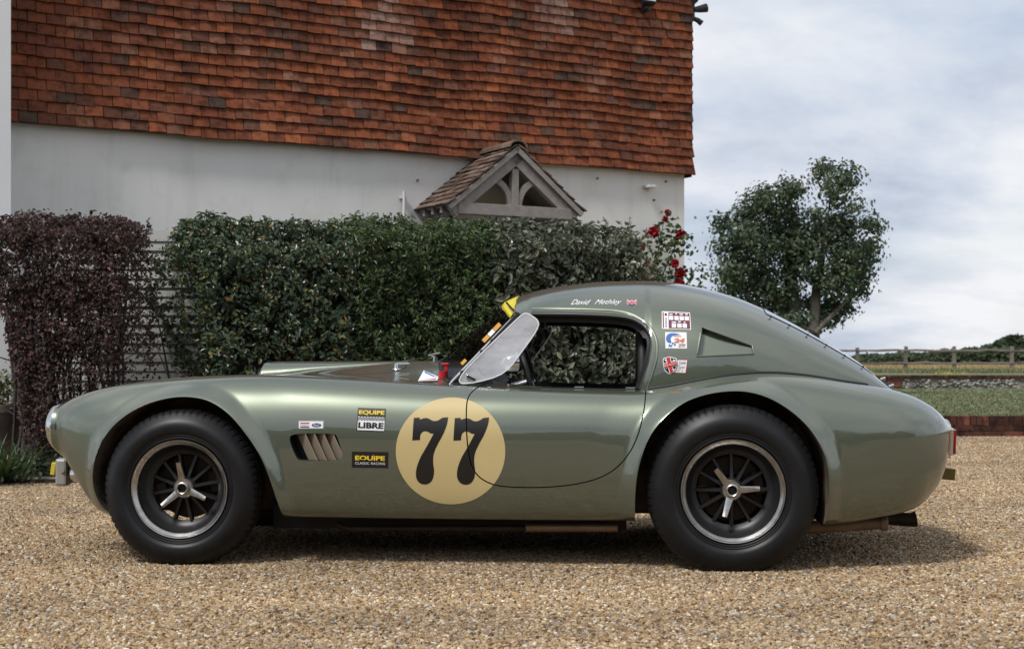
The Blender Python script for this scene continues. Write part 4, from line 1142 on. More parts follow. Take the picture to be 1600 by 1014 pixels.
def glass(name, tintc=(0.9, 0.93, 0.93), refl=1.0):
    m = bpy.data.materials.new(name); m.use_nodes = True; t = m.node_tree; t.nodes.clear()
    o = N(t, 'ShaderNodeOutputMaterial'); tr = N(t, 'ShaderNodeBsdfTransparent'); gl = N(t, 'ShaderNodeBsdfGlossy'); fr = N(t, 'ShaderNodeFresnel'); ms = N(t, 'ShaderNodeMixShader')
    tr.inputs['Color'].default_value = (*tintc, 1); gl.inputs['Roughness'].default_value = 0.02; fr.inputs['IOR'].default_value = 1.5
    fm = N(t, 'ShaderNodeMath', op='MULTIPLY'); fm.inputs[1].default_value = refl
    t.links.new(fr.outputs[0], fm.inputs[0])
    t.links.new(fm.outputs[0], ms.inputs[0]); t.links.new(tr.outputs[0], ms.inputs[1]); t.links.new(gl.outputs[0], ms.inputs[2]); t.links.new(ms.outputs[0], o.inputs['Surface'])
    return m
M['glass'] = glass('windscreen_glass', (0.50, 0.50, 0.55), 0.05)
M['headlight_glass'] = mat('headlight_glass', (0.34, 0.36, 0.37), 0.05, 0.0, 0.8)
def perspex():
    m = mat('hazy_perspex', (0.80, 0.81, 0.86), 0.16, 0, 0.6); t = m.node_tree; b = t.nodes['Principled BSDF']
    b.inputs['Coat Weight'].default_value = 0.6
    n = noise(t, 7, 5, coords='Object', scl=(1, 1, 3)); r = ramp(t, [(0.3, (0.26, 0.26, 0.26)), (0.7, (0.46, 0.46, 0.46))]); t.links.new(n.outputs['Fac'], r.inputs[0])
    t.links.new(r.outputs[0], b.inputs['Alpha'])
    return m
M['perspex'] = perspex()
BODYM = [M['paint'], M['liner'], M['trim']]

# ---- arch outlines (a, z) on the flank
def outline(pxs, b): return [L(x, y, b) for x, y in pxs]
ARF = [(163, 803), (150, 788), (141, 768), (138, 745), (144, 716), (158, 685), (184, 656), (218, 634), (256, 622), (291, 619), (327, 625), (361, 646), (390, 680), (410, 711), (424, 746), (433, 778), (440, 803)]
ARR = [(992, 812), (992, 770), (996, 733), (1010, 688), (1030, 658), (1064, 630), (1098, 617), (1133, 611), (1167, 611), (1203, 621), (1238, 643), (1266, 671), (1285, 704), (1293, 739), (1295, 770), (1292, 806), (1289, 826)]
AF = chaikin(outline(ARF, -0.80), 2, False); AR = chaikin(outline(ARR, -0.80), 2, False)
def close_arch(p): return [(p[0][0], -0.2)] + p + [(p[-1][0], -0.2)]
ARCH = [np.array(close_arch(AF)), np.array(close_arch(AR))]
def poly_dist(poly, q):
    """signed distance (outside positive) of points q to polygon"""
    n = len(poly); d = np.full(len(q), 1e9); ins = np.zeros(len(q), bool)
    for i in range(n):
        a = poly[i]; b = poly[(i + 1) % n]; ab = b - a
        t = np.clip(((q - a) @ ab) / (ab @ ab + 1e-12), 0, 1); d = np.minimum(d, np.linalg.norm(q - (a + t[:, None] * ab), axis=1))
        c = ((a[1] > q[:, 1]) != (b[1] > q[:, 1]))
        xi = a[0] + (q[:, 1] - a[1]) / (b[1] - a[1] + 1e-12) * ab[0]
        ins ^= c & (q[:, 0] < xi)
    return np.where(ins, -d, d)

# ---- guide curves
side = [(92, .585), (100, .625), (112, .66), (140, .705), (180, .742), (230, .765), (300, .78), (420, .785), (600, .79), (800, .79), (980, .79), (1120, .795), (1250, .795), (1340, .785), (1400, .757), (1440, .712), (1463, .655), (1476, .585), (1484, .50), (1487, .43)]
sa = [L(x, 700, -w_)[0] for x, w_ in side]; sw = [w_ for x, w_ in side]
crest = [(97, 634, .50), (120, 620, .52), (160, 607, .55), (215, 597, .575), (260, 591.5, .585), (310, 588, .59), (400, 585.5, .59), (480, 588, .595), (560, 592, .60), (640, 597, .605), (720, 602.5, .62), (800, 606, .635), (900, 609.5, .645), (985, 611, .645), (1040, 605, .635),
         (1090, 595, .62), (1150, 585.5, .605), (1200, 583, .59), (1260, 587.5, .575), (1320, 597, .55), (1380, 606, .51), (1420, 617, .46), (1445, 629, .42), (1466, 646, .37), (1478, 664, .32)]
ca = [L(x, y, -b)[0] for x, y, b in crest]; cz = [L(x, y, -b)[1] for x, y, b in crest]; cb = [b for x, y, b in crest]
low = [(91, 704, .50), (100, 713, .53), (108, 722, .56), (120, 744, .60), (140, 781, .65), (162, 802, .68), (215, 807, .70), (440, 807, .71), (640, 810, .715), (820, 812, .715), (1000, 813, .715), (1290, 819, .70), (1384, 806, .68), (1430, 794, .62), (1450, 777, .55), (1470, 748, .47), (1479, 716, .42)]
la = [L(x, y, -b)[0] for x, y, b in low]; lz = [L(x, y, -b)[1] for x, y, b in low]; lb = [b for x, y, b in low]
A0, A1 = min(sa[0], ca[0], la[0]), max(sa[-1], ca[-1], la[-1])
print('car a-range', A0, A1, 'crest ends', ca[0], ca[-1], 'low', la[0], la[-1], 'side', sa[0], sa[-1])
# the nearly flat nose and tail close at common stations
st = np.unique(np.round(np.concatenate([A0 + 0.10 * (np.linspace(0, 1, 24) ** 1.6), np.linspace(A0 + 0.10, A1 - 0.14, 300), A1 - 0.14 * (np.linspace(0, 1, 34)[::-1] ** 2.0)]), 5))
def smooth(f, s=0.03):
    # running average over the length of the car
    acc = np.zeros_like(st); ww = 0
    for o in np.linspace(-2, 2, 13):
        g = math.exp(-o * o / 2); acc += g * f(np.clip(st + o * s * endf, A0, A1)); ww += g
    return acc / ww
endf = np.clip(np.minimum(st - A0, A1 - st) / 0.12, 0.02, 1)
Wd = smooth(lambda a: pchip(sa, sw, a)); Zf = smooth(lambda a: pchip(ca, cz, a)); Bf = smooth(lambda a: pchip(ca, cb, a))
Zb = smooth(lambda a: pchip(la, lz, a)); Wb = smooth(lambda a: pchip(la, lb, a))
zmk = [A0, A0 + .15, 0.2, 1.2, 2.2, 2.8, A1]; zmv = [.565, .55, .535, .53, .53, .54, .56]
Zm = smooth(lambda a: pchip(zmk, zmv, a))
def pa(px, b): return L(px, 600, b)[0]
zck = [A0, pa(160, -.5), pa(281, -.5), pa(400, -.5), pa(500, 0), pa(600, 0), pa(660, 0), pa(720, 0), pa(900, 0), pa(1150, 0), pa(1300, 0), pa(1380, 0), A1 - .12, A1 - .05, A1]
zcv = [.655, .700, .745, .785, .822, .852, .866, .868, .845, .82, .772, .738, .675, .64, .61]
Zc = smooth(lambda a: pchip(zck, zcv, a))
Wb = np.minimum(Wb, Wd - 0.03); Bf = np.minimum(Bf, Wd - 0.045)
Zf = np.maximum(Zf, Zm + 0.05); Zb = np.minimum(Zb, Zm - 0.06)
n1, n2_, n3, n4 = 16, 30, 24, 5
U = np.linspace(0, 1, n1, endpoint=False)
ph1 = np.linspace(math.pi / 2, 0, n2_, endpoint=False); ph2 = np.linspace(0, math.pi / 2, n3, endpoint=False); u4 = np.linspace(1, 0, n4)
NE1, NE2 = 2.0 / 2.15, 2.0 / 2.3
half = []
for i in range(len(st)):
    U2 = np.clip((U - 0.30) / 0.70, 0, 1); h = 0.22 * U * U * (3 - 2 * U) + 0.78 * U2 * U2 * (3 - 2 * U2)
    b1 = -Bf[i] * U; z1 = Zc[i] + (Zf[i] - Zc[i]) * h
    b2 = -(Bf[i] + (Wd[i] - Bf[i]) * np.cos(ph1) ** NE1); z2 = Zm[i] + (Zf[i] - Zm[i]) * np.abs(np.sin(ph1)) ** NE1
    b3 = -(Wb[i] + (Wd[i] - Wb[i]) * np.cos(ph2) ** NE2); z3 = Zm[i] - (Zm[i] - Zb[i]) * np.sin(ph2) ** NE2
    b4 = -Wb[i] * u4; z4 = Zb[i] - 0.004 * (1 - u4)
    half.append(np.stack([np.full(n1 + n2_ + n3 + n4, st[i]), np.concatenate([b1, b2, b3, b4]), np.concatenate([z1, z2, z3, z4])], 1))
half = np.array(half)                                     # stations x points x 3
NH = half.shape[1]
# flared lips round the wheel openings
fl = half.reshape(-1, 3).copy()
kside = np.tile(np.concatenate([np.zeros(n1), np.clip(np.linspace(0, 1, n2_) * 3.2, 0, 1), np.clip(np.linspace(1, 0, n3) * 4, 0, 1), np.zeros(n4)]), len(st))
flare_h = (0.040, 0.050); flare_w = (0.052, 0.060)
for k in (0, 1):
    d = poly_dist(ARCH[k], fl[:, [0, 2]])
    t = np.clip(1 - np.maximum(d, 0) / flare_w[k], 0, 1)
    prof = t * (1.15 - 0.15 * t)
    # a soft swelling further out carries the lip into the panel
    t2 = np.clip(1 - np.maximum(d, 0) / 0.22, 0, 1); sw_ = t2 * t2 * (3 - 2 * t2)
    fl[:, 1] -= kside * (flare_h[k] * prof + 0.010 * sw_)
half = fl.reshape(half.shape)
verts = []; NR = 2 * NH - 2
for i in range(len(st)):
    verts += [tuple(p) for p in half[i]]
    verts += [(p[0], -p[1], p[2]) for p in half[i][-2:0:-1]]
faces = []
for i in range(len(st) - 1):
    for k in range(NR):
        k2 = (k + 1) % NR
        faces.append((i * NR + k, i * NR + k2, (i + 1) * NR + k2, (i + 1) * NR + k))
e0 = len(verts); m0 = np.mean(np.array(verts[:NR]), axis=0); verts.append((A0 - 0.006, 0, m0[2]))
e1 = len(verts); m1 = np.mean(np.array(verts[(len(st) - 1) * NR:len(st) * NR]), axis=0); verts.append((A1 + 0.004, 0, m1[2]))
for k in range(NR):
    k2 = (k + 1) % NR
    faces.append((e0, k2, k)); faces.append((e1, (len(st) - 1) * NR + k, (len(st) - 1) * NR + k2))

def recalc(me):
    bm = bmesh.new(); bm.from_mesh(me); bmesh.ops.recalc_face_normals(bm, faces=bm.faces); bm.to_mesh(me); bm.free()
class Surf:
    """an analytic panel: looks up points and normals of the uncut surface"""
    def __init__(s, me):
        s.co = [v.co.copy() for v in me.vertices]; s.no = [v.normal.copy() for v in me.vertices]
        me.calc_loop_triangles(); s.tri = [tuple(t.vertices) for t in me.loop_triangles]
        s.bvh = BVHTree.FromPolygons(s.co, s.tri)
    def normal(s, p):
        h = s.bvh.find_nearest(p)
        a, b, c = s.tri[h[2]]; A, B, C = s.co[a], s.co[b], s.co[c]; q = h[0]
        v0, v1, v2 = B - A, C - A, q - A
        d00, d01, d11, d20, d21 = v0.dot(v0), v0.dot(v1), v1.dot(v1), v2.dot(v0), v2.dot(v1)
        dn = d00 * d11 - d01 * d01
        if abs(dn) < 1e-18: return s.no[a], h[3]
        v = (d11 * d20 - d01 * d21) / dn; w_ = (d00 * d21 - d01 * d20) / dn
        return (s.no[a] * (1 - v - w_) + s.no[b] * v + s.no[c] * w_).normalized(), h[3]
    def shade(s, me, idx=0):
        """smooth shading that ignores the cuts"""
        me.polygons.foreach_set('use_smooth', [True] * len(me.polygons))
        cache = {}; out_ = [None] * len(me.loops)
        for p in me.polygons:
            pn = p.normal.copy()
            for li in p.loop_indices:
                if p.material_index == idx:
                    vi = me.loops[li].vertex_index
                    if vi not in cache: cache[vi] = s.normal(me.vertices[vi].co)
                    n_, dist = cache[vi]
                    n_ = s.no_fix(n_, pn)
                    out_[li] = n_
                else: out_[li] = pn
        me.normals_split_custom_set(out_)
    def no_fix(s, n_, pn): return n_ if n_.dot(pn) > 0.2 else pn

body_me = mesh_from('body', verts, faces, BODYM); recalc(body_me)
BODY = Surf(body_me)
def boolean(me, cutters, op, mats=BODYM):
    a = bpy.data.objects.new('tmp_a', me); COL.objects.link(a); tmp = [a]
    for c in cutters:
        o = bpy.data.objects.new('tmp_c', c); COL.objects.link(o); tmp.append(o)
        md = a.modifiers.new('b', 'BOOLEAN'); md.operation = op; md.object = o; md.solver = 'EXACT'; md.material_mode = 'INDEX'
    bpy.context.view_layer.update()
    dg = bpy.context.evaluated_depsgraph_get()
    r = bpy.data.meshes.new_from_object(a.evaluated_get(dg))
    for o in tmp: bpy.data.objects.remove(o)
    return r
def cutter(mb, mi, mats=BODYM):
    mb.mi = [mi] * len(mb.f); return mb.mesh('cut', mats)
mb = MB()
for p in (AF, AR):
    q = [(x, z) for x, z in close_arch(p)]
    mb.prism(q, -1.3, -0.42); mb.prism(q, 0.42, 1.3)
arch_c = cutter(mb, 1)
# cockpit
a0, a1 = L(738, 600, -.5)[0], L(1012, 600, -.5)[0]
ck = chaikin([(a0 + 0.16, -0.555), (a1, -0.575), (a1 + 0.03, -0.3), (a1 + 0.03, 0.3), (a1, 0.575), (a0 + 0.16, 0.555), (a0 + 0.0, 0.40), (a0 - 0.05, 0), (a0, -0.40)], 2)
mb = MB(); mb.prism(ck, 0.66, 1.2, 'xy'); cock_c = cutter(mb, 2)
af_ = L(955, 600, -.5)[0]
mb = MB(); mb.prism([(min(x, af_), y) if x > af_ else (x, y) for x, y in chaikin([(a0 + 0.18, -0.53), (af_, -0.55), (af_, 0.55), (a0 + 0.18, 0.53), (a0 + 0.02, 0.40), (a0 + 0.02, -0.40)], 1)], 0.30, 0.70, 'xy'); foot_c = cutter(mb, 2)
# side vent
vent = [(456, 677), (521, 677), (527, 681), (536, 712), (532, 719), (470, 720), (463, 716), (451, 686)]
vp = chaikin(outline(vent, -.79), 2)
mb = MB(); mb.prism(vp, -1.1, -0.69); mb.prism(vp, 0.69, 1.1); vent_c = cutter(mb, 2)
# nose intake
mb = MB(); mb.prism([(0.30 * math.cos(a), 0.55 + 0.075 * math.sin(a)) for a in [2 * math.pi * k / 40 for k in range(40)]], A0 - 0.3, A0 + 0.12, 'yz'); nose_c = cutter(mb, 2)
# door and bonnet
DOOR = [(781, 575), (772, 592), (757, 598), (741, 606), (731, 616), (727.5, 628), (728, 655), (730, 690), (733, 715), (739, 734), (752, 749), (773, 758.5), (796, 761), (830, 762), (862, 761), (900, 757), (935, 748), (962, 733), (984, 708), (998, 677), (1006, 645), (1010, 613), (1012, 575)]
dp_ = chaikin(outline(DOOR, -.79), 2)
def offset_poly(p, d):
    n = len(p); out_ = []
    ar = sum(p[i][0] * p[(i + 1) % n][1] - p[(i + 1) % n][0] * p[i][1] for i in range(n)); sg = 1 if ar > 0 else -1
    for i in range(n):
        a, b = p[i - 1], p[(i + 1) % n]; tx, ty = b[0] - a[0], b[1] - a[1]; l = math.hypot(tx, ty) + 1e-12
        out_.append((p[i][0] + sg * ty / l * d, p[i][1] - sg * tx / l * d))
    return out_
GAP = 0.0048
mb = MB(); mb.prism(offset_poly(dp_, GAP / 2), -1.2, -0.50); door_big = cutter(mb, 2)
mb = MB(); mb.prism(offset_poly(dp_, -GAP / 2), -1.2, -0.50); door_small = cutter(mb, 2)
bh = chaikin([(L(318, 600, -.4)[0], -0.30), (L(425, 600, -.4)[0], -0.40), (L(560, 600, -.4)[0], -0.45), (L(630, 600, -.4)[0], -0.40), (L(640, 600, -.2)[0], -0.2), (L(640, 600, 0)[0] , 0.0)], 2, False)
bonnet_poly = bh + [(x, -y) for x, y in bh[::-1][1:]]
mb = MB(); mb.prism(offset_poly(bonnet_poly, 0.002), 0.62, 1.2, 'xy'); bon_big = cutter(mb, 2)
mb = MB(); mb.prism(offset_poly(bonnet_poly, -0.002), 0.60, 1.2, 'xy'); bon_small = cutter(mb, 2)
solid = boolean(body_me, [arch_c, cock_c, foot_c, vent_c, nose_c], 'DIFFERENCE')
door_me = boolean(solid.copy(), [door_small], 'INTERSECT')
bonnet_me = boolean(solid.copy(), [bon_small], 'INTERSECT')
shell = boolean(solid.copy(), [door_big, bon_big], 'DIFFERENCE')
for me, nm in ((shell, 'body'), (door_me, 'door'), (bonnet_me, 'bonnet')):
    BODY.shade(me); me.name = nm
    obj(nm, me, car)

# ---- bonnet scoop
sc0 = L(398, 584, -0.22)[0]; sc1 = L(645, 566, 0)[0]
def body_top(a, b):
    h = BODY.bvh.ray_cast(Vector((a, b, 2.0)), Vector((0, 0, -1)))
    return h[0].z if h[0] else 0.8
vv = []; ff = []; ns, nc = 26, 21
for i in range(ns):
    t = i / (ns - 1); a = sc0 + (sc1 - sc0) * t
    ztop = L(398 + 12, 566.5, -0.05)[1] + 0.004 * t
    hwid = 0.20 - 0.035 * t
    for k in range(nc):
        s = -1 + 2 * k / (nc - 1)
        b = s * hwid; base = body_top(a, b) - 0.006
        lift = max(ztop - body_top(a, 0.0), 0.0)
        prof = (1 - abs(s) ** 5.0) ** 0.8
        shift = -0.0 if i else 0.03 * prof
        vv.append((a + shift, b, base + (lift + 0.005) * prof))
for i in range(ns - 1):
    for k in range(nc - 1):
        q = i * nc + k; ff.append((q, q + 1, q + nc + 1, q + nc))
o = obj('bonnet_scoop', mesh_from('bonnet_scoop', vv, ff, M['paint'], True), car)
so = o.modifiers.new('thick', 'SOLIDIFY'); so.thickness = 0.006; so.offset = -1

# ---- hardtop
roof = [(800, 470), (812, 464), (830, 458), (870, 449), (905, 444.5), (940, 441.5), (1000, 440), (1050, 443), (1100, 452), (1150, 466), (1190, 483), (1240, 509), (1290, 538), (1330, 563), (1358, 586), (1374, 602)]
ra = [L(x, y, -0.02)[0] for x, y in roof]; rz = [L(x, y, -0.02)[1] for x, y in roof]
ha = np.unique(np.round(np.concatenate([np.linspace(ra[0], ra[0] + 0.1, 14), np.linspace(ra[0] + 0.1, ra[-1], 130)]), 5))
hz = pchip(ra, rz, ha); hz = np.convolve(np.pad(hz, 3, mode='reflect', reflect_type='odd'), np.ones(7) / 7, 'valid')
vbk = [ra[0], pa(900, -.6), pa(1020, -.6), pa(1100, -.6), pa(1200, -.6), pa(1300, -.5), pa(1374, -.3)]
vbv = [0.565, 0.612, 0.622, 0.618, 0.585, 0.50, 0.40]
hv = pchip(vbk, vbv, ha)
zbase = np.array([min(body_top(a, -v), 0.80) for a, v in zip(ha, hv)]) - 0.03
zbase = np.where(ha < pa(1015, -.6), 0.68, zbase)
def hard_section(i, off=0.0, n=44):
    ph = np.linspace(0, math.pi, 2 * n + 1)
    hgt = hz[i] - off - zbase[i]; v = hv[i] - off
    e = 2 / 2.45
    b = -np.sign(np.cos(ph)) * v * np.abs(np.cos(ph)) ** e
    z = zbase[i] + max(hgt, 0.002) * np.abs(np.sin(ph)) ** e
    return np.stack([np.full_like(b, ha[i]), b, z], 1)
def loft(off):
    return [hard_section(i, off) for i in range(len(ha))]
So = loft(0.0); Si = loft(0.028)
m_ = len(So[0]); vv = np.concatenate(So + Si).tolist(); nH = len(ha); ff = []
for i in range(nH - 1):
    for k in range(m_ - 1):
        q = i * m_ + k; ff.append((q, q + 1, q + m_ + 1, q + m_)); r0 = nH * m_ + q; ff.append((r0, r0 + m_, r0 + m_ + 1, r0 + 1))
for k in range(m_ - 1):
    ff.append((k, nH * m_ + k, nH * m_ + k + 1, k + 1)); q = (nH - 1) * m_ + k; ff.append((q, q + 1, nH * m_ + q + 1, nH * m_ + q))
for i in range(nH - 1):
    for k in (0, m_ - 1):
        q = i * m_ + k; r0 = nH * m_ + q; ff.append((q, q + m_, r0 + m_, r0))
HM_ = [M['paint'], M['trim'], M['trim']]
nf = (nH - 1) * (m_ - 1) * 2
mi = [0, 1] * ((nH - 1) * (m_ - 1)) + [1] * (len(ff) - nf)
ht = mesh_from('hardtop', vv, ff, HM_, matidx=mi); recalc(ht)
# outer surface only, for normals and stickers
fo = [(i * m_ + k, i * m_ + k + 1, (i + 1) * m_ + k + 1, (i + 1) * m_ + k) for i in range(nH - 1) for k in range(m_ - 1)]
hto = mesh_from('hardtop_outer', np.concatenate(So), fo, M['paint']); 
bm = bmesh.new(); bm.from_mesh(hto); bmesh.ops.recalc_face_normals(bm, faces=bm.faces); bm.to_mesh(hto); bm.free()
if hto.vertices[(nH // 2) * m_ + m_ // 2].normal.z < 0: hto.flip_normals()
HARD = Surf(hto)
WIN = [(650, 700), (650, 489), (800, 489), (870, 489.5), (930, 491), (975, 494), (997, 501), (1012, 513), (1019, 529), (1019, 545), (1013, 570), (1003, 600), (990, 640), (985, 700)]
wp = chaikin(outline(WIN, -.56), 2)
mb = MB(); mb.prism(wp, -1.2, 1.2); win_c = cutter(mb, 1, HM_)
# recessed quarter panel: a wedge deep at its front edge
QP = [(1097, 511), (1176, 540), (1178, 553), (1088, 557)]
qa = outline(QP, -.575)
def wedge(sg):
    mbw = MB(); dep = [0.030, 0.007, 0.007, 0.030]; vv = []
    for (a, z), d_ in zip(qa, dep):
        p = HARD.bvh.ray_cast(Vector((a, -1.5, z)), Vector((0, 1, 0)))[0]; b = (p.y if p else -0.58)
        vv.append((a, sg * (b + d_), z)); vv.append((a, sg * 1.2 * -1, z))
    mbw.add(vv, [(0, 2, 4, 6), (1, 7, 5, 3), (0, 1, 3, 2), (2, 3, 5, 4), (4, 5, 7, 6), (6, 7, 1, 0)])
    return mbw
hthick = None
c1 = cutter(wedge(1), 0, HM_); 
ht2 = boolean(ht, [win_c], 'DIFFERENCE', HM_)
# the wedge is deeper than the shell, so a thicker pad stands behind it inside
mbp = MB()
pin = []
for (a, z) in offset_poly(qa, 0.02):
    p = HARD.bvh.ray_cast(Vector((a, -1.5, z)), Vector((0, 1, 0)))[0]; pin.append((a, (p.y if p else -0.58), z))
for sg in (1, -1):
    mbp.add([(a, sg * (b + 0.012), z) for a, b, z in pin] + [(a, sg * (b + 0.075), z) for a, b, z in pin], [(0, 1, 2, 3), (7, 6, 5, 4), (0, 4, 5, 1), (1, 5, 6, 2), (2, 6, 7, 3), (3, 7, 4, 0)])
pad = cutter(mbp, 1, HM_)
ht3 = boolean(ht2, [pad], 'UNION', HM_)
ht4 = boolean(ht3, [c1], 'DIFFERENCE', HM_)
class HS(Surf): pass
def shade_hard(me):
    me.polygons.foreach_set('use_smooth', [True] * len(me.polygons)); out_ = [None] * len(me.loops); cache = {}
    for p in me.polygons:
        pn = p.normal.copy()
        for li in p.loop_indices:
            vi = me.loops[li].vertex_index
            if p.material_index == 0:
                if vi not in cache: cache[vi] = HARD.normal(me.vertices[vi].co)
                n_, d_ = cache[vi]
                cdist = HARD.bvh.find_nearest(p.center)[3]
                out_[li] = n_ if (d_ < 0.003 and cdist < 0.004 and n_.dot(pn) > 0.3) else ((n_ * 0.15 + pn * 0.85).normalized() if n_.dot(pn) > 0.85 else pn)
            else: out_[li] = pn
    me.normals_split_custom_set(out_)
lipm = MB()
pq = [HARD.bvh.ray_cast(Vector((a, -1.5, z)), Vector((0, 1, 0)))[0] for a, z in qa]
shade_hard(ht4); ht4.name = 'hardtop'
hardtop_o = obj('hardtop', ht4, car)
# rolled edge of the recessed quarter panel
for sg in (-1, 1):
    ring_ = []
    for i_ in range(4):
        (a0_, z0_), (a1_, z1_) = qa[i_], qa[(i_ + 1) % 4]
        for t_ in np.linspace(0, 1, 10, endpoint=False):
            p = HARD.bvh.ray_cast(Vector((a0_ + (a1_ - a0_) * t_, -1.5, z0_ + (z1_ - z0_) * t_)), Vector((0, 1, 0)))[0]
            ring_.append((p.x, sg * abs(p.y), p.z))
    mb = MB(); mb.tube(ring_, 0.0042, 8, closed=True); mb.obj('panel_edge', M['paint'], hardtop_o, smooth=True)

# ---- tubes laid on a surface
def on_surf(surf, a, z, off, sg=-1):
    h = surf.bvh.ray_cast(Vector((a, sg * 1.6, z)), Vector((0, -sg, 0)))
    return None if h[0] is None else Vector((a, h[0].y + sg * off, z))
def on_top(surf, a, b, off):
    h = surf.bvh.ray_cast(Vector((a, b, 2.5)), Vector((0, 0, -1)))
    return None if h[0] is None else Vector((a, b, h[0].z + off))
wo = [p for p in outline([(828, 489), (870, 489.5), (930, 491), (975, 494), (997, 501), (1012, 513), (1019, 529), (1019, 545), (1013, 570), (1003, 600), (1000, 608)], -.56)]
wo = chaikin(wo, 2, False)
for sg in (-1, 1):
    pts = [on_surf(HARD, a, z, -0.012, sg) for a, z in wo]; pts = [p for p in pts if p]
    mb = MB(); mb.tube(pts, 0.011, 8); mb.obj('window_seal', M['rubber_seal'], car, smooth=True)
    wi = [(a, z) for a, z in offset_poly(wo, 0.0)]
    pts = [on_surf(HARD, a + 0.028 * min(1, max(0, i / len(wo) * 3 - 1.2)), z + 0.022 * max(0, 1 - max(0, i / len(wo) * 2.2 - 0.6)), -0.0035, sg) for i, (a, z) in enumerate(wo)]; pts = [p for p in pts if p]
    mb = MB(); mb.tube(pts, 0.0075, 8); mb.obj('window_frame', M['paint'], car, smooth=True)
# black lining round the inside of each window opening
for sg in (-1, 1):
    vv = []; ff = []; inn = offset_poly(wo + [(wo[-1][0] - 0.5, wo[-1][1] - 0.1), (wo[0][0], wo[0][1] - 0.6)], 0.0)
    for i_, (a_, z_) in enumerate(wo):
        p0 = wo[max(i_ - 1, 0)]; p1 = wo[min(i_ + 1, len(wo) - 1)]; tx, tz_ = p1[0] - p0[0], p1[1] - p0[1]; l = math.hypot(tx, tz_) + 1e-9
        nx, nz = tz_ / l, -tx / l                                  # towards the middle of the opening
        wd_ = 0.034 if i_ < len(wo) * 0.55 else 0.022
        h = on_surf(HARD, a_ - nx * 0.02, z_ - nz * 0.02, -0.030, sg); hb2 = h.y if h else sg * 0.5
        h2 = hb2 - sg * 0.03
        vv += [(a_ - nx * 0.03, hb2, z_ - nz * 0.03), (a_ + nx * wd_, hb2, z_ + nz * wd_), (a_ + nx * wd_, h2, z_ + nz * wd_), (a_ - nx * 0.03, h2, z_ - nz * 0.03)]
    for i_ in range(len(wo) - 1):
        for q_ in range(4): ff.append((i_ * 4 + q_, i_ * 4 + (q_ + 1) % 4, i_ * 4 + 4 + (q_ + 1) % 4, i_ * 4 + 4 + q_))
    me = mesh_from('window_lining', vv, ff, M['trim']); recalc(me); obj('window_lining', me, car)
# joint between hardtop and body
pts = []
for x in range(1012, 1372, 8):
    a = pa(x, -.6); k = int(np.argmin(np.abs(ha - a)))
    q = hard_section(k); best = None
    for p in q[:len(q) // 2]:
        if p[2] < body_top(p[0], p[1]) + 0.001: best = p
    if best is not None: pts.append(Vector((best[0], best[1] - 0.003, body_top(best[0], best[1]) + 0.003)))
if len(pts) > 3:
    for _ in range(3): pts = [pts[0]] + [(pts[i - 1] + pts[i] * 2 + pts[i + 1]) / 4 for i in range(1, len(pts) - 1)] + [pts[-1]]
    mb = MB(); mb.tube(pts, 0.006, 8); mb.obj('hardtop_seal', M['rubber_seal'], car, smooth=True)
    mb = MB(); mb.tube([(p.x, -p.y, p.z) for p in pts], 0.006, 8); mb.obj('hardtop_seal', M['rubber_seal'], car, smooth=True)
# rear window in the sloping back, with rivets
ar0, ar1 = L(1186, 485, 0)[0], L(1352, 577, 0)[0]
vv = []; ff = []; na, nb_ = 24, 20
for i in range(na):
    a = ar0 + (ar1 - ar0) * i / (na - 1); hwid = 0.335 - 0.05 * i / (na - 1)
    for k in range(nb_):
        b = -hwid + 2 * hwid * k / (nb_ - 1); p = on_top(HARD, a, b, 0.0035); vv.append(p if p else (a, b, 1.0))
for i in range(na - 1):
    for k in range(nb_ - 1):
        q = i * nb_ + k; ff.append((q, q + nb_, q + nb_ + 1, q + 1))
M['rear_glass'] = mat('rear_glass', (0.22, 0.23, 0.24), 0.03, 0, 1.0, Coat_Weight=1.0)
rwin = obj('rear_window', mesh_from('rear_window', [tuple(v) for v in vv], ff, M['rear_glass'], True), car)
for k in range(6):
    a = ar0 + (ar1 - ar0) * (k + 0.2) / 6; p = on_top(HARD, a, -0.37 + 0.008 * k, 0.010)
    if p: mb = MB(); mb.tube([p - Vector((0, 0, 0.006)), p + Vector((0, 0, 0.003))], 0.0045, 8); mb.obj('rivet', M['vinyl_black'], rwin)

# ---- windscreen
n = 13; bot = []; top_ = []
ab, zb_ = L(703.5, 597.5, -.56); at0, zt0 = L(806, 492, -.50)
abc, _ = L(695, 595, 0); atc, ztc = L(795, 476, 0)
for k in range(n):
    s = -1 + 2 * k / (n - 1); f = 1 - abs(s) ** 2.6
    a_ = ab + (abc - ab) * f; b_ = 0.56 * s; z_ = max(zb_, body_top(a_, b_)) - 0.004
    bot.append(Vector((a_, b_, z_)))
    top_.append(Vector((at0 + (atc - at0) * f, 0.50 * s, zt0 + (ztc - zt0) * f)))
vv = []; ff = []; nr = 8
for j in range(nr):
    t = j / (nr - 1)
    for k in range(n):
        p = bot[k].lerp(top_[k], t); p.x -= 0.012 * math.sin(math.pi * t); vv.append(tuple(p))
for j in range(nr - 1):
    for k in range(n - 1):
        q = j * n + k; ff.append((q, q + 1, q + n + 1, q + n))
ws = obj('windscreen', mesh_from('windscreen', vv, ff, M['glass'], True), car)
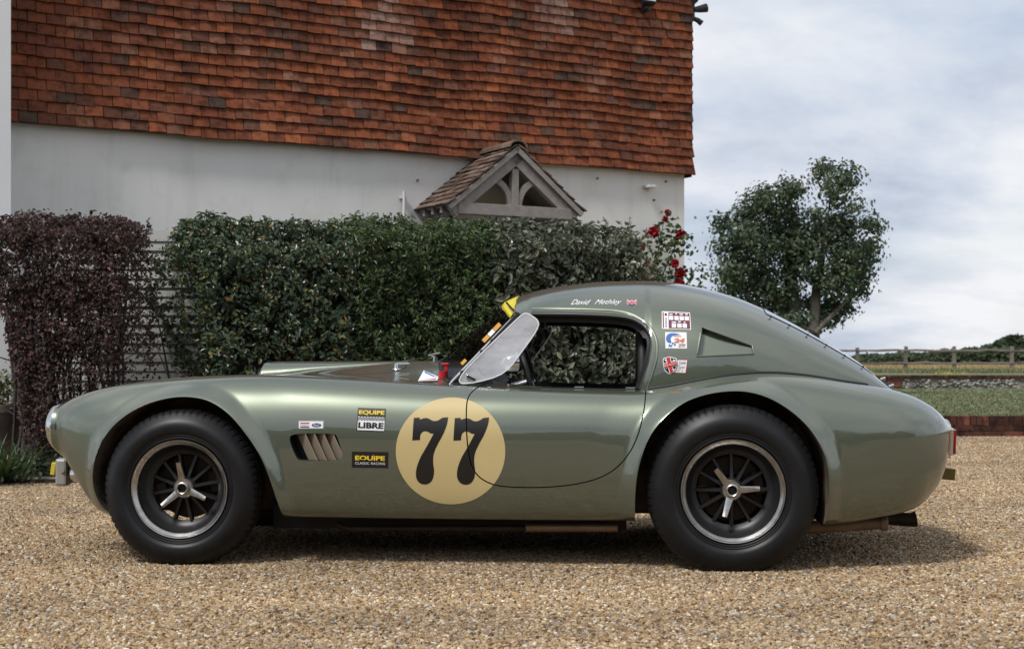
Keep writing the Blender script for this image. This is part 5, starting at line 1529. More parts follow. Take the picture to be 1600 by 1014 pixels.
for sg, k in ((-1, 0), (1, n - 1)):
    d_ = (top_[k] - bot[k])
    mb = MB(); mb.tube([bot[k] - d_ * 0.02, top_[k]], 0.006, 8); mb.obj('pillar_trim', M['chrome'], ws, smooth=True)
    off_ = Vector((0.021, 0.01 * -sg, 0))
    mb = MB(); ang = math.atan2(d_.x, d_.z)
    mb.box(((bot[k] + top_[k]) / 2 + off_), (0.034, 0.022, d_.length * 1.0), Matrix.Rotation(ang, 3, 'Y') @ Matrix.Rotation(0, 3, 'X')); mb.obj('pillar', M['trim'], ws, bevel=0.004)
    for t in (0.16, 0.46, 0.62):
        p = bot[k].lerp(top_[k], t) + Vector((0.008, 0.016 * sg, 0)); mb = MB(); mb.tube([p - Vector((0, 0.008, 0)), p + Vector((0, 0.008, 0))], 0.009, 8); mb.obj('bolt', M['trim'], ws)
mb = MB(); mb.tube([p + Vector((0, 0, 0.004)) for p in top_], 0.009, 8); mb.obj('header_rail', M['chrome'], ws, smooth=True)
mb = MB(); mb.tube([p + Vector((-0.004, 0, 0.003)) for p in bot], 0.008, 8); mb.obj('base_seal', M['rubber_seal'], ws, smooth=True)
# yellow tape over the joint of screen and hardtop
def polyline_at(P_, f):
    q = f * (len(P_) - 1); k = min(int(q), len(P_) - 2); return P_[k].lerp(P_[k + 1], q - k)
vv = []; ff = []
secs = []
for i_ in (5, 2):
    q = [Vector(p) for p in hard_section(i_)]; q = [p for p in q if p.z > 1.055]; secs.append(q)
nt2 = 41
for k in range(nt2):
    f = k / (nt2 - 1); tp = polyline_at(top_, f); bt = polyline_at(bot, f); d_ = (bt - tp).normalized()
    c2 = polyline_at(secs[0], f); c1_ = polyline_at(secs[1], f)
    n2v = HARD.normal(c2)[0]; n1v = HARD.normal(c1_)[0]
    if n2v.z < 0: n2v = -n2v
    if n1v.z < 0: n1v = -n1v
    jit = 0.0015 * math.sin(k * 1.1)
    fwd = Vector((-0.011, (-0.004 if f < 0.5 else 0.004), 0.008))
    vv += [tp + d_ * (0.026 + jit) + fwd * 0.6, tp + fwd, (tp + c1_) / 2 + fwd * 0.8, c1_ + n1v * 0.005, c2 + n2v * (0.004) + Vector((jit, 0, 0))]
for k in range(nt2 - 1):
    for j_ in range(4):
        a = k * 5 + j_; ff.append((a, a + 1, a + 6, a + 5))
o = obj('yellow_tape', mesh_from('yellow_tape', [tuple(v) for v in vv], ff, M['yellow_tape'], True), car); o.modifiers.new('t', 'SOLIDIFY').thickness = 0.003
# scrutineering stickers on the inside of the screen
def on_screen(k0, t): 
    k = min(int(k0), n - 2); f = k0 - k; b0 = bot[k].lerp(bot[k + 1], f); t0 = top_[k].lerp(top_[k + 1], f); return b0.lerp(t0, t)
for (t0, t1, k0, k1, mm) in ((0.56, 0.645, 0.25, 0.85, 'vinyl_amber'), (0.65, 0.725, 0.25, 0.85, 'vinyl_white'), (0.73, 0.82, 0.25, 0.85, 'vinyl_amber'), (0.235, 0.30, 0.3, 0.75, 'vinyl_amber')):
    vv = [on_screen(k, t) + Vector((-0.006, -0.004, 0.003)) for k, t in ((k0, t0), (k1, t0), (k1, t1), (k0, t1))]
    obj('screen_sticker', mesh_from('screen_sticker', [tuple(v) for v in vv], [(0, 1, 2, 3)], M[mm]), ws)

# ---- perspex wind deflectors, near and far
def deflector(sg):
    pxs = [(717, 593), (718, 598), (724, 600), (747, 597), (779, 588), (797, 575), (811, 556), (835, 523), (842, 509), (841, 502), (836, 497), (824, 489.5), (817, 490.5), (804, 502), (776, 529), (747, 557), (726, 579)] if sg < 0 else None
    pl = chaikin(outline(pxs, -.60), 1) if sg < 0 else None
    return pl
pl = deflector(-1)
for sg in (-1, 1):
    vv = []
    for (a, z) in pl: 
        s = (a - pl[0][0]); vv.append((a, sg * (0.565 + 0.13 * max(s - (z - 0.77) * 0.8, 0) + 0.02), z))
    vv2 = [(x, y + sg * 0.004, z) for x, y, z in vv]; q = len(vv)
    ff = [tuple(range(q)), tuple(range(2 * q - 1, q - 1, -1))] + [(i, q + i, q + (i + 1) % q, (i + 1) % q) for i in range(q)]
    me = mesh_from('wind_deflector', vv + vv2, ff, M['perspex'] if sg < 0 else M['glass']); recalc(me)
    wdf = obj('wind_deflector', me, car)
    mb = MB(); mb.tube([Vector(p) + Vector((0, sg * 0.002, 0)) for p in vv], 0.0028, 6, closed=True); mb.obj('edge', M['chrome'] if sg > 0 else M['vinyl_white'], wdf)
    for t in (0.12, 0.55):
        p = bot[0].lerp(top_[0], t); p = Vector((p.x + 0.03, sg * abs(p.y), p.z)); mb = MB()
        mb.box(p + Vector((0.030, sg * 0.040, -0.012)), (0.042, 0.012, 0.016), Matrix.Rotation(R(25), 3, 'Y')); mb.obj('clip', M['chrome'], wdf, bevel=0.002)

# ---- door mirror
a, z = L(806, 567, -.50); mc = Vector((a, -0.50, z))
mir = MB(); prof = [(0.0005, -0.075), (0.022, -0.068), (0.038, -0.05), (0.048, -0.022), (0.051, 0.0), (0.047, 0.004), (0.0, 0.004)]
mir.lathe(prof, 32, 'x'); mo = mir.obj('door_mirror', M['chrome'], car, smooth=True); mo.location = mc; mo.rotation_euler = (0, 0, R(22))
mb = MB(); mb.lathe([(0.0, 0.0), (0.045, 0.0055), (0.0, 0.0056)], 32, 'x'); mg = mb.obj('mirror_glass', mat('mirror_glass', (0.85, 0.85, 0.85), 0.02, 1.0), mo)
mb = MB(); mb.tube([(-0.02, 0, -0.045), (-0.025, 0.02, -0.08), (-0.03, 0.03, -0.125)], 0.009, 8); mb.obj('stalk', M['chrome'], mo, smooth=True)

# ---- inside the cockpit
sa_, sz_ = L(828, 585, -0.33)
mb = MB(); ring = []
for k in range(40):
    q = 2 * math.pi * k / 40; ring.append((0.17 * math.sin(q) * 0.0 + 0.17 * math.cos(q) * -0.30, 0.17 * math.sin(q), 0.17 * math.cos(q) * 0.954))
mb.tube(ring, 0.013, 10, closed=True)
sw_o = mb.obj('steering_wheel', M['trim'], car, smooth=True); sw_o.location = (sa_ + 0.01, -0.33, sz_ - 0.03)
mb = MB()
for q in (0.5 * math.pi, 1.17 * math.pi, 1.83 * math.pi):
    mb.tube([(0, 0, 0), (-0.30 * 0.165 * math.cos(q), 0.165 * math.sin(q), 0.954 * 0.165 * math.cos(q))], 0.008, 6)
mb.tube([(0.0, 0, 0), (-0.30, 0, -0.09)], 0.02, 10); mb.obj('spokes', M['cast'], sw_o, smooth=True)
mb = MB(); mb.prism([(ab + 0.10, 0.60), (ab + 0.15, 0.60), (ab + 0.19, 0.765), (ab + 0.15, 0.80), (ab + 0.02, 0.79)], -0.54, 0.54); mb.obj('dashboard', M['trim'], car, bevel=0.01)
for k, b in enumerate((-0.40, -0.27, 0.0, 0.12, 0.24)):
    mb = MB(); mb.lathe([(0.0, 0.0), (0.042, 0.0), (0.045, 0.008), (0.0, 0.010)], 20, 'x'); o = mb.obj('gauge', M['cast'], car, smooth=True); o.location = (ab + 0.178, b, 0.715)
for b in (-0.30, 0.30):
    mb = MB(); sx = L(960, 600, -.3)[0]
    mb.prism([(sx - 0.45, 0.30), (sx + 0.02, 0.30), (sx + 0.10, 0.66), (sx + 0.05, 0.70), (sx - 0.02, 0.66), (sx - 0.07, 0.40), (sx - 0.45, 0.42)], b - 0.20, b + 0.20); mb.obj('seat', M['trim'], car, bevel=0.03)
rx = L(1003, 600, -.3)[0]
mb = MB(); mb.tube([(rx, -0.46, 0.4), (rx, -0.46, 0.86), (rx, -0.38, 1.00), (rx, -0.2, 1.05), (rx, 0.2, 1.05), (rx, 0.38, 1.00), (rx, 0.46, 0.86), (rx, 0.46, 0.4)], 0.022, 10); mb.obj('roll_bar', M['trim'], car, smooth=True)
a, z = L(848, 500, 0.0); mb = MB(); mb.box((a, 0, z - 0.02), (0.02, 0.17, 0.045)); mb.tube([(a, 0, z), (a - 0.02, 0, z + 0.07)], 0.006, 6); mb.obj('interior_mirror', M['trim'], car, bevel=0.008)

# ---- side vents: louvres
for sg in (-1, 1):
    for k in range(4):
        f = (k + 0.5) / 4.6
        t0 = L(452 + 17 + 68 * f * 0.98, 677, -.79); b0 = L(452 + 36 + 68 * f * 0.98, 720, -.79)
        mb = MB(); w_ = 0.044
        mb.add([(t0[0] - w_, sg * 0.752, t0[1] - 0.002), (t0[0], sg * 0.785, t0[1] - 0.002), (t0[0] + 0.003, sg * 0.785, t0[1] - 0.002), (t0[0] - w_ + 0.003, sg * 0.752, t0[1] - 0.002),
                (b0[0] - w_, sg * 0.752, b0[1] + 0.002), (b0[0], sg * 0.785, b0[1] + 0.002), (b0[0] + 0.003, sg * 0.785, b0[1] + 0.002), (b0[0] - w_ + 0.003, sg * 0.752, b0[1] + 0.002)],
               [(0, 1, 2, 3), (7, 6, 5, 4), (0, 4, 5, 1), (1, 5, 6, 2), (2, 6, 7, 3), (3, 7, 4, 0)])
        mb.obj('louvre', mat('louvre_reflection', (0.27, 0.225, 0.17), 0.35, 0.0) if 'louvre_reflection' not in bpy.data.materials else bpy.data.materials['louvre_reflection'], car)  # brown reflection of the gravel is put into the louvre colour

# ---- headlights
for sg in (-1, 1):
    zc_ = L(83, 668, -.5)[1]; ac = L(93, 668, -.5)[0]
    h = empty_parent = None
    mb = MB(); mb.lathe([(0.070, -0.045), (0.086, -0.045), (0.101, -0.030), (0.106, 0.0), (0.104, 0.022), (0.06, 0.03)], 40, 'x')
    ho = mb.obj('headlight', M['chrome'], car, smooth=True); ho.scale = (0.82, 1, 1); mb = MB(); mb.lathe([(0.100, 0.012), (0.1085, 0.012), (0.1085, 0.030), (0.100, 0.030)], 40, 'x'); mb.obj('seal', M['rubber_seal'], ho, smooth=True); ho.location = (ac + 0.006, sg * 0.475, zc_); ho.rotation_euler = (0, R(-3), R(7) * sg)
    mb = MB(); mb.lathe([(0.0005, -0.072), (0.03, -0.069), (0.06, -0.058), (0.084, -0.040)], 40, 'x'); mb.obj('lens', M['headlight_glass'], ho, smooth=True)

# ---- front details: number plate bracket, tow strap, side lamp
a, z = L(99, 737, -.36); mb = MB(); mb.box((a, -0.36, z), (0.055, 0.07, 0.125)); o = mb.obj('overrider', M['grey_plate'], car, bevel=0.012)
a2, z2 = L(97, 735, -.40); mb = MB(); mb.tube([(a2, -0.392, z2), (a2, -0.402, z2)], 0.010, 10); mb.obj('bolt', M['chrome'], o)
mb = MB(); mb.tube([(a, -0.36, z), (a + 0.18, -0.36, z + 0.02)], 0.018, 8); mb.obj('mount', M['trim'], o)
a, z = L(85.5, 732, -.18); mb = MB(); mb.box((a, -0.18, z), (0.022, 0.045, 0.058), Matrix.Rotation(R(8), 3, 'Y')); mb.tube([(a + 0.01, -0.18, z - 0.028), (a + 0.06, -0.18, z - 0.05), (a + 0.2, -0.18, z + 0.0)], 0.008, 6); mb.obj('tow_strap', M['yellow_strap'], car, bevel=0.004)
a, z = L(113, 742, -.52); mb = MB(); mb.lathe([(0.0005, -0.03), (0.02, -0.026), (0.032, -0.01), (0.034, 0.03)], 20, 'x'); o = mb.obj('side_lamp', M['chrome'], car, smooth=True); o.location = (a + 0.01, -0.49, z)
# rear: tail lamp, tow strap, exhausts, clips
a, z = L(1482, 690, -.43)
mb = MB(); mb.box((0, 0, 0), (0.018, 0.075, 0.115)); o = mb.obj('tail_lamp', M['chrome'], car, bevel=0.006); o.location = (a + 0.016, -0.41, z); o.rotation_euler = (0, R(2), R(-10))
mb = MB(); mb.box((0.013, 0, 0), (0.012, 0.068, 0.105)); mb.obj('lens', M['red_lens'], o, bevel=0.004)
o2 = bpy.data.objects.new('tail_lamp', o.data); link(o2, car); o2.location = (a + 0.002, 0.40, z); o2.rotation_euler = (0, R(2), R(10)); b_ = o2.modifiers.new('bevel', 'BEVEL'); b_.width = 0.006; b_.segments = 2
a, z = L(1482, 739, -.25); mb = MB(); mb.box((a - 0.03, -0.25, z), (0.11, 0.05, 0.05), Matrix.Rotation(R(6), 3, 'Y')); mb.obj('tow_strap', mat('olive_strap', (0.16, 0.11, 0.02), 0.6), car, bevel=0.004)
mb = MB(); p0 = L(1255, 828, -.66); p1 = L(1383, 817, -.62)
mb.tube([(p0[0] - 0.25, -0.60, p0[1] + 0.02), (p0[0], -0.62, p0[1] + 0.004), (p1[0] - 0.01, -0.60, p1[1])], 0.027, 14); ex = mb.obj('exhaust', M['tailpipe'], car, smooth=True)
mb = MB(); mb.lathe([(0.030, -0.018), (0.033, -0.012), (0.033, 0.010), (0.029, 0.012), (0.026, -0.02)], 18, 'x'); o = mb.obj('pipe_end', M['tailpipe'], ex, smooth=True); o.location = (p1[0], -0.60, p1[1]); o.rotation_euler = (0, R(-4), 0)
mb = MB(); p0 = L(1400, 808, -.30); mb.tube([(p0[0] - 0.25, -0.30, p0[1] + 0.01), (p0[0] + 0.06, -0.30, p0[1] - 0.01), (p0[0] + 0.085, -0.30, p0[1] - 0.006)], [0.03, 0.03, 0.036], 12); mb.obj('exhaust', M['exhaust'], car, smooth=True)
mb = MB(); pts = [L(525, 818, -.60), (L(545, 826, -.60)), L(640, 825, -.60), L(820, 825, -.60)]
mb.tube([(a_, -0.60, z_) for a_, z_ in pts], 0.014, 12); mb.obj('side_pipe', M['exhaust'], car, smooth=True)
mb = MB(); pts = [L(822, 824, -.60), L(965, 824, -.60)]; mb.tube([(a_, -0.60, z_) for a_, z_ in pts], 0.019, 14); mb.obj('silencer', mat_noise('silencer_metal', [(0.3, (0.24, 0.17, 0.115)), (0.7, (0.34, 0.25, 0.17))], 5, 0.42, 'Object', metal=0.7), car, smooth=True)
mb = MB(); mb.box(((L(720, 800, 0)[0]), 0, 0.185), (1.55, 1.0, 0.11)); mb.obj('floor_pan', M['trim'], car)
mb = MB(); mb.box((L(1390, 800, 0)[0] - 0.42, 0, 0.26), (0.6, 0.8, 0.12)); mb.obj('fuel_tank', M['trim'], car, bevel=0.02)
for px_, py_, b in ((1380, 592, 0.10), (1393, 603, -0.05)):
    a, z = L(px_, py_, b); mb = MB(); zt_ = body_top(a, b)
    mb.tube([(a, b, zt_ - 0.005), (a, b, z)], 0.005, 8); mb.tube([(a - 0.012, b, z - 0.004), (a + 0.010, b, z + 0.004)], 0.008, 10); mb.obj('boot_catch', M['chrome'], car, smooth=True)
a, z = L(1372, 598, 0.0); mb = MB(); mb.tube([(a - 0.03, 0.0, z + 0.01), (a + 0.05, -0.02, z - 0.02)], 0.016, 10); mb.obj('filler_hose', M['trim'], car, smooth=True)
# bonnet catch, cut-off switches, wipers
for sg in (-1, 1):
    a, z = L(620, 570, -.36); zt_ = body_top(a, sg * .36)
    mb = MB(); mb.tube([(a, sg * .36, zt_ - 0.004), (a, sg * .36, zt_ + 0.024)], [0.014, 0.011], 10); mb.tube([(a - 0.006, sg * .36, zt_ + 0.024), (a + 0.055, sg * .36 + 0.01, zt_ + 0.026)], 0.005, 8); mb.lathe([(0.0, 0.0), (0.022, 0.0), (0.02, 0.004), (0, 0.005)], 14, 'z', c=(a, sg * .36, zt_)); mb.obj('bonnet_catch', M['chrome'], car, smooth=True)
a, z = L(690, 592, -.50); zt_ = body_top(a, -.47); mb = MB(); mb.tube([(a, -.47, zt_ - 0.004), (a, -.47, zt_ + 0.030)], 0.019, 14); mb.obj('cut_off_switch', M['red_plastic'], car, smooth=True)
a, z = L(697, 580, -.42); zt_ = body_top(a, -.42); mb = MB(); mb.box((a, -.42, zt_ + 0.02), (0.016, 0.02, 0.044)); mb.box((a - 0.004, -.42, zt_ + 0.046), (0.034, 0.028, 0.010)); mb.obj('pull_handle', M['red_plastic'], car, bevel=0.003)
for b in (-0.05, 0.33):
    a, z = L(690, 566, 0.2); a += 0.0; zt_ = body_top(a, b); mb = MB()
    mb.tube([(a, b, zt_ - 0.004), (a + 0.004, b, zt_ + 0.016)], 0.011, 10); mb.tube([(a, b, zt_ + 0.016), (a - 0.02, b - 0.06, zt_ + 0.022), (a + 0.05, b - 0.16, zt_ + 0.036)], 0.005, 6); wo_ = mb.obj('wiper', M['chrome'], car, smooth=True)
    mb = MB(); mb.box((a + 0.055, b - 0.17, zt_ + 0.036), (0.010, 0.20, 0.008), Matrix.Rotation(R(-4), 3, 'X')); mb.obj('blade', M['trim'], wo_)
a, z = L(764, 603, -.68); p = on_top(BODY, a, -.655, 0.0)
if p: mb = MB(); mb.lathe([(0.0, 0.004), (0.008, 0.003), (0.010, 0.0), (0.0, -0.002)], 12, 'z', c=tuple(p)); mb.obj('stud', M['chrome'], car, smooth=True)
# bright sill strip along the door top
mb = MB(); pts = []
for x in range(846, 1000, 12):
    a = pa(x, -.6); p = on_top(BODY, a, -0.60, 0.004)
    if p: pts.append(p)
mb.tube(pts, 0.0045, 6); mb.obj('window_channel', M['chrome'], car, smooth=True)
for x in (905, 985):
    p = on_top(BODY, pa(x, -.6), -0.60, 0.006); mb = MB(); mb.box(p, (0.04, 0.012, 0.012)); mb.obj('channel_clip', M['chrome'], car, bevel=0.002)

# ---- wheels
def tyre_mesh(Rt, wdt, rim):
    hw_ = wdt / 2; nb = 66; seg = nb * 6
    # profile from the outer bead over the tread to the inner bead; flag marks the rows that carry tread blocks
    pr = [(rim - 0.004, -hw_ + 0.022, 0), (rim + 0.006, -hw_ + 0.004, 0), (rim + 0.014, -hw_ - 0.003, 0), (rim + 0.019, -hw_ - 0.0015, 0), (rim + 0.024, -hw_ - 0.007, 0), (rim + 0.028, -hw_ - 0.0055, 0)]
    for k in range(1, 9):
        t = k / 9; r = rim + 0.028 + (Rt - 0.022 - rim - 0.028) * t; pr.append((r, -hw_ - 0.009 - 0.011 * math.sin(math.pi * min(t * 0.9 + 0.08, 1)) + 0.020 * t ** 3, 0))
    sh_ = -hw_ + 0.0135
    pr += [(Rt - 0.019, sh_ - 0.003, 0), (Rt - 0.014, sh_ + 0.002, 1), (Rt - 0.006, sh_ + 0.010, 2), (Rt - 0.001, sh_ + 0.022, 2), (Rt, sh_ + 0.034, 2), (Rt - 0.006, sh_ + 0.036, 0), (Rt - 0.006, sh_ + 0.042, 0), (Rt + 0.001, sh_ + 0.044, 2), (Rt + 0.002, sh_ + 0.066, 2), (Rt - 0.006, sh_ + 0.068, 0), (Rt - 0.006, sh_ + 0.074, 0), (Rt + 0.002, sh_ + 0.076, 0)]
    full = pr + [(r, -b, f) for r, b, f in pr[::-1]]
    vv = []; ff = []; m = len(full)
    for k in range(seg):
        a = 2 * math.pi * k / seg
        for r, b, f in full:
            q = r - ((0.0055 if f == 2 else 0.003) if (f and k % 6 == 0) else 0)
            vv.append((q * math.cos(a), b, q * math.sin(a)))
    for k in range(seg):
        k2 = (k + 1) % seg
        for i in range(m - 1): ff.append((k * m + i, k * m + i + 1, k2 * m + i + 1, k2 * m + i))
    me = mesh_from('tyre', vv, ff, M['tyre'], True); recalc(me); me.set_sharp_from_angle(angle=R(38)); return me
def wheel(ac, bc, zc_, Rt, wdt, rim, ears, sg, spokerot):
    hw_ = wdt / 2
    # barrel and disc are the wheel itself
    dep = 0.085; rd = rim * 0.70
    mb = MB(); mb.lathe([(rim - 0.012, -hw_ + 0.022), (rim - 0.020, -hw_ + 0.035), (rd + 0.028, -hw_ + dep - 0.012), (rd + 0.010, -hw_ + dep), (rd, -hw_ + dep + 0.004), (rd, -hw_ + dep + 0.02), (rd + 0.02, -hw_ + dep + 0.02), (rim - 0.012, hw_ - 0.02)], 72)
    wo = mb.obj('wheel', M['wheel_black'], car, smooth=True); wo.location = (ac, bc, zc_)
    if sg > 0: wo.rotation_euler = (0, 0, math.pi)
    ty = obj('tyre', tyre_mesh(Rt, wdt, rim), wo)
    mb = MB(); mb.lathe([(rim - 0.0195, -hw_ + 0.034), (rim - 0.0185, -hw_ + 0.016), (rim - 0.015, -hw_ + 0.010), (rim - 0.006, -hw_ + 0.004), (rim - 0.001, -hw_ - 0.003), (rim + 0.003, -hw_ - 0.004), (rim + 0.004, -hw_ + 0.004), (rim - 0.003, -hw_ + 0.02)], 96)
    mb.obj('rim', M['rim_metal'], wo, smooth=True)
    bf = -hw_ + dep
    nsp = 12
    for k in range(nsp):
        a = 2 * math.pi * (k + spokerot) / nsp; ca_, sa2 = math.cos(a), math.sin(a); r0, r1 = 0.040, rd + 0.004
        w0, w1 = 0.0065, 0.0052; mb = MB(); vv = []
        for r, w_, y0, y1 in ((r0, w0, bf - 0.016, bf + 0.02), (r1, w1, bf - 0.001, bf + 0.022)):
            for s, y in ((-1, y0), (1, y0), (1.6, y1), (-1.6, y1)):
                vv.append((r * ca_ - s * w_ * sa2, y, r * sa2 + s * w_ * ca_))
        mb.add(vv, [(0, 1, 2, 3), (7, 6, 5, 4), (0, 4, 5, 1), (1, 5, 6, 2), (2, 6, 7, 3), (3, 7, 4, 0)])
        mb.obj('spoke', M['wheel_black'], wo)
    mb = MB(); mb.lathe([(0.0, bf + 0.01), (0.052, bf + 0.01), (0.050, bf - 0.012), (0.044, bf - 0.018), (0.0, bf - 0.018)], 40); mb.obj('hub', M['wheel_black'], wo, smooth=True)
    mb = MB(); mb.lathe([(0.042, bf - 0.016), (0.043, bf - 0.030), (0.038, bf - 0.036), (0.027, bf - 0.036), (0.026, bf - 0.050), (0.022, bf - 0.052), (0.019, bf - 0.050), (0.019, bf - 0.020)], 40)
    for d_ in ears:
        a = R(d_); ca_, sa2 = math.cos(a), math.sin(a); vv = []
        for r, w_, y0, y1 in ((0.034, 0.0145, bf - 0.036, bf - 0.018), (0.075, 0.0115, bf - 0.047, bf - 0.030), (0.111, 0.0095, bf - 0.059, bf - 0.044)):
            for s, y in ((-1, y0), (0, y0 - 0.003), (1, y0), (1, y1), (-1, y1)): vv.append((r * ca_ - s * w_ * sa2, y, r * sa2 + s * w_ * ca_))
        ff = [(0, 1, 2, 3, 4), (14, 13, 12, 11, 10)]
        for j in range(2):
            for q in range(5): ff.append((j * 5 + q, j * 5 + (q + 1) % 5, (j + 1) * 5 + (q + 1) % 5, (j + 1) * 5 + q))
        mb.add(vv, ff)
    mb.obj('spinner', M['cast'], wo, smooth=True, angle=30)
    mb = MB(); mb.lathe([(0.0185, bf - 0.040), (0.013, bf - 0.030), (0.0, bf - 0.030)], 24); mb.obj('hub_bore', M['trim'], wo)
    mb = MB(); mb.lathe([(0.06, bf + 0.06), (0.135, bf + 0.06), (0.135, bf + 0.072), (0.06, bf + 0.072)], 40); mb.obj('brake_disc', M['exhaust'], wo, smooth=True)
    mb = MB()
    for d_ in (12, 196): 
        a = R(d_); mb.box((0.115 * math.cos(a), bf + 0.058, 0.115 * math.sin(a)), (0.05, 0.04, 0.10), Matrix.Rotation(-a, 3, 'Y'))
    mb.obj('brake_caliper', M['exhaust'], wo, bevel=0.006)
    return wo
fz, rz_ = 0.3245, 0.3330
fw_a, _ = L(279.5, 764, -.80); rw_a, _ = L(1145, 766, -.80)
wheel(fw_a, -0.80 + 0.095, fz, 0.3345, 0.178, 0.2035, (97, 221, 338), -1, 0.35)
wheel(rw_a, -0.815 + 0.108, rz_, 0.3510, 0.215, 0.2085, (128, 5, 253), -1, 0.02)
wheel(fw_a, 0.80 - 0.095, fz, 0.3345, 0.178, 0.2035, (90, 210, 330), 1, 0.1)
wheel(rw_a, 0.815 - 0.108, rz_, 0.3510, 0.215, 0.2085, (90, 210, 330), 1, 0.4)
for a_ in (fw_a, rw_a):
    mb = MB(); mb.tube([(a_, -0.62, fz), (a_, 0.62, fz)], 0.04, 12); mb.obj('axle', M['trim'], car, smooth=True)

# ---- stickers and lettering, laid on the panels
def text_poly(s, shear=0.0, off=0.0, spacing=1.0):
    cu = bpy.data.curves.new('lettering', 'FONT'); cu.body = s; cu.shear = shear; cu.offset = off; cu.space_character = spacing; cu.resolution_u = 4
    o = bpy.data.objects.new('tmp_t', cu); COL.objects.link(o); bpy.context.view_layer.update()
    me = bpy.data.meshes.new_from_object(o.evaluated_get(bpy.context.evaluated_depsgraph_get()))
    bpy.data.objects.remove(o); bpy.data.curves.remove(cu)
    v = [tuple(p.co)[:2] for p in me.vertices]; f = [tuple(p.vertices) for p in me.polygons]
    xs = [p[0] for p in v]; ys = [p[1] for p in v]
    return [((x - min(xs)) / (max(xs) - min(xs)), (y - min(ys)) / (max(ys) - min(ys))) for x, y in v], f
ring_c = None
def lay(name, v2, f2, m, surf, b, off, parent=None, cut=None, grid=0.02, via='side', thick=0.0):
    """v2 in picture pixels of the photograph, turned into metres on the panel at depth b, then draped on it"""
    P2 = [L(x, y, b) for x, y in v2]
    return drape(name, P2, f2, m, surf, off, parent, cut, grid)
def drape(name, P2, f2, m, surf, off, parent=None, cut=None, grid=0.02):
    me = bpy.data.meshes.new('flat'); me.from_pydata([(x, 0, z) for x, z in P2], [], f2)
    bm = bmesh.new(); bm.from_mesh(me)
    bmesh.ops.triangulate(bm, faces=[f for f in bm.faces if len(f.verts) > 4])
    if cut is not None:
        r = bmesh.ops.extrude_face_region(bm, geom=bm.faces[:])
        bmesh.ops.translate(bm, verts=[g for g in r['geom'] if isinstance(g, bmesh.types.BMVert)], vec=(0, -0.02, 0))
        bmesh.ops.recalc_face_normals(bm, faces=bm.faces); bm.to_mesh(me); bm.free()
        me.materials.append(M[m]); me2 = boolean(me, [cut], 'DIFFERENCE')
        bm = bmesh.new(); bm.from_mesh(me2)
        kill = [f for f in bm.faces if not all(abs(v.co.y + 0.02) < 1e-4 for v in f.verts)]
        bmesh.ops.delete(bm, geom=kill, context='FACES')
    xs = [v.co.x for v in bm.verts]; zs = [v.co.z for v in bm.verts]
    for ax, lo, hi in ((0, min(xs), max(xs)), (2, min(zs), max(zs))):
        q = lo + grid
        while q < hi - 1e-4:
            no = (1, 0, 0) if ax == 0 else (0, 0, 1); co = (q, 0, 0) if ax == 0 else (0, 0, q)
            bmesh.ops.bisect_plane(bm, geom=bm.verts[:] + bm.edges[:] + bm.faces[:], plane_co=co, plane_no=no); q += grid
    for v in bm.verts:
        p = on_surf(surf, v.co.x, v.co.z, off)
        if p: v.co = p
    bmesh.ops.recalc_face_normals(bm, faces=bm.faces)
    out_ = bpy.data.meshes.new(name); bm.to_mesh(out_); bm.free()
    out_.materials.clear(); out_.materials.append(M[m])
    if len(out_.polygons) and sum(p.normal.y * p.area for p in out_.polygons) > 0: out_.flip_normals()
    out_.polygons.foreach_set('use_smooth', [True] * len(out_.polygons)); out_.polygons.foreach_set('material_index', [0] * len(out_.polygons))
    nn = []
    for lp in out_.loops: nn.append(surf.normal(out_.vertices[lp.vertex_index].co)[0])
    out_.normals_split_custom_set(nn)
    return obj(name, out_, parent if parent else car)
def quad(x0, y0, x1, y1): return [(x0, y0), (x1, y0), (x1, y1), (x0, y1)], [(0, 1, 2, 3)]
def fit(t, corners):
    """text into a quadrilateral: corners are lower left, lower right, upper right, upper left in pixels"""
    v, f = t; (ax, ay), (bx, by), (cx, cy), (dx, dy) = corners
    return [((1 - u) * (1 - w_) * ax + u * (1 - w_) * bx + u * w_ * cx + (1 - u) * w_ * dx, (1 - u) * (1 - w_) * ay + u * (1 - w_) * by + u * w_ * cy + (1 - u) * w_ * dy) for u, w_ in v], f
def poly(p): return p, [tuple(range(len(p)))]
# the door gap runs through the roundel too
mb = MB(); oo = offset_poly(dp_, GAP / 2 + 0.0004); ii = offset_poly(dp_, -GAP / 2 - 0.0004); q = len(oo)
vv = [(x, -0.2, z) for x, z in oo] + [(x, 0.2, z) for x, z in oo] + [(x, -0.2, z) for x, z in ii] + [(x, 0.2, z) for x, z in ii]
ff = []
for i in range(q):
    j = (i + 1) % q
    ff += [(i, j, q + j, q + i), (2 * q + i, 3 * q + i, 3 * q + j, 2 * q + j), (i, 2 * q + i, 2 * q + j, j), (q + i, q + j, 3 * q + j, 3 * q + i)]
mb.add(vv, ff); ring_c = mb.mesh('gap', [M['vinyl_black']])
rc = (704, 705); ro_ = lay('number_roundel', *poly([(rc[0] + 85.5 * math.cos(2 * math.pi * k / 96), rc[1] + 83.5 * math.sin(2 * math.pi * k / 96)) for k in range(96)]), 'roundel', BODY, -.79, 0.0012, cut=ring_c)
sev = [(832, 381), (862, 380), (864, 391), (888, 381), (910, 384), (935, 399), (960, 396), (983, 380), (1013, 378), (1010, 408), (1000, 440), (985, 475), (962, 515), (945, 550), (936, 580), (935, 620), (941, 655), (938, 690), (925, 718), (905, 731), (885, 733), (862, 725), (847, 705), (843, 675), (850, 635), (868, 590), (890, 552), (912, 515), (930, 480), (940, 462), (925, 464), (905, 452), (888, 450), (872, 460), (867, 478), (866, 497), (826, 499)]
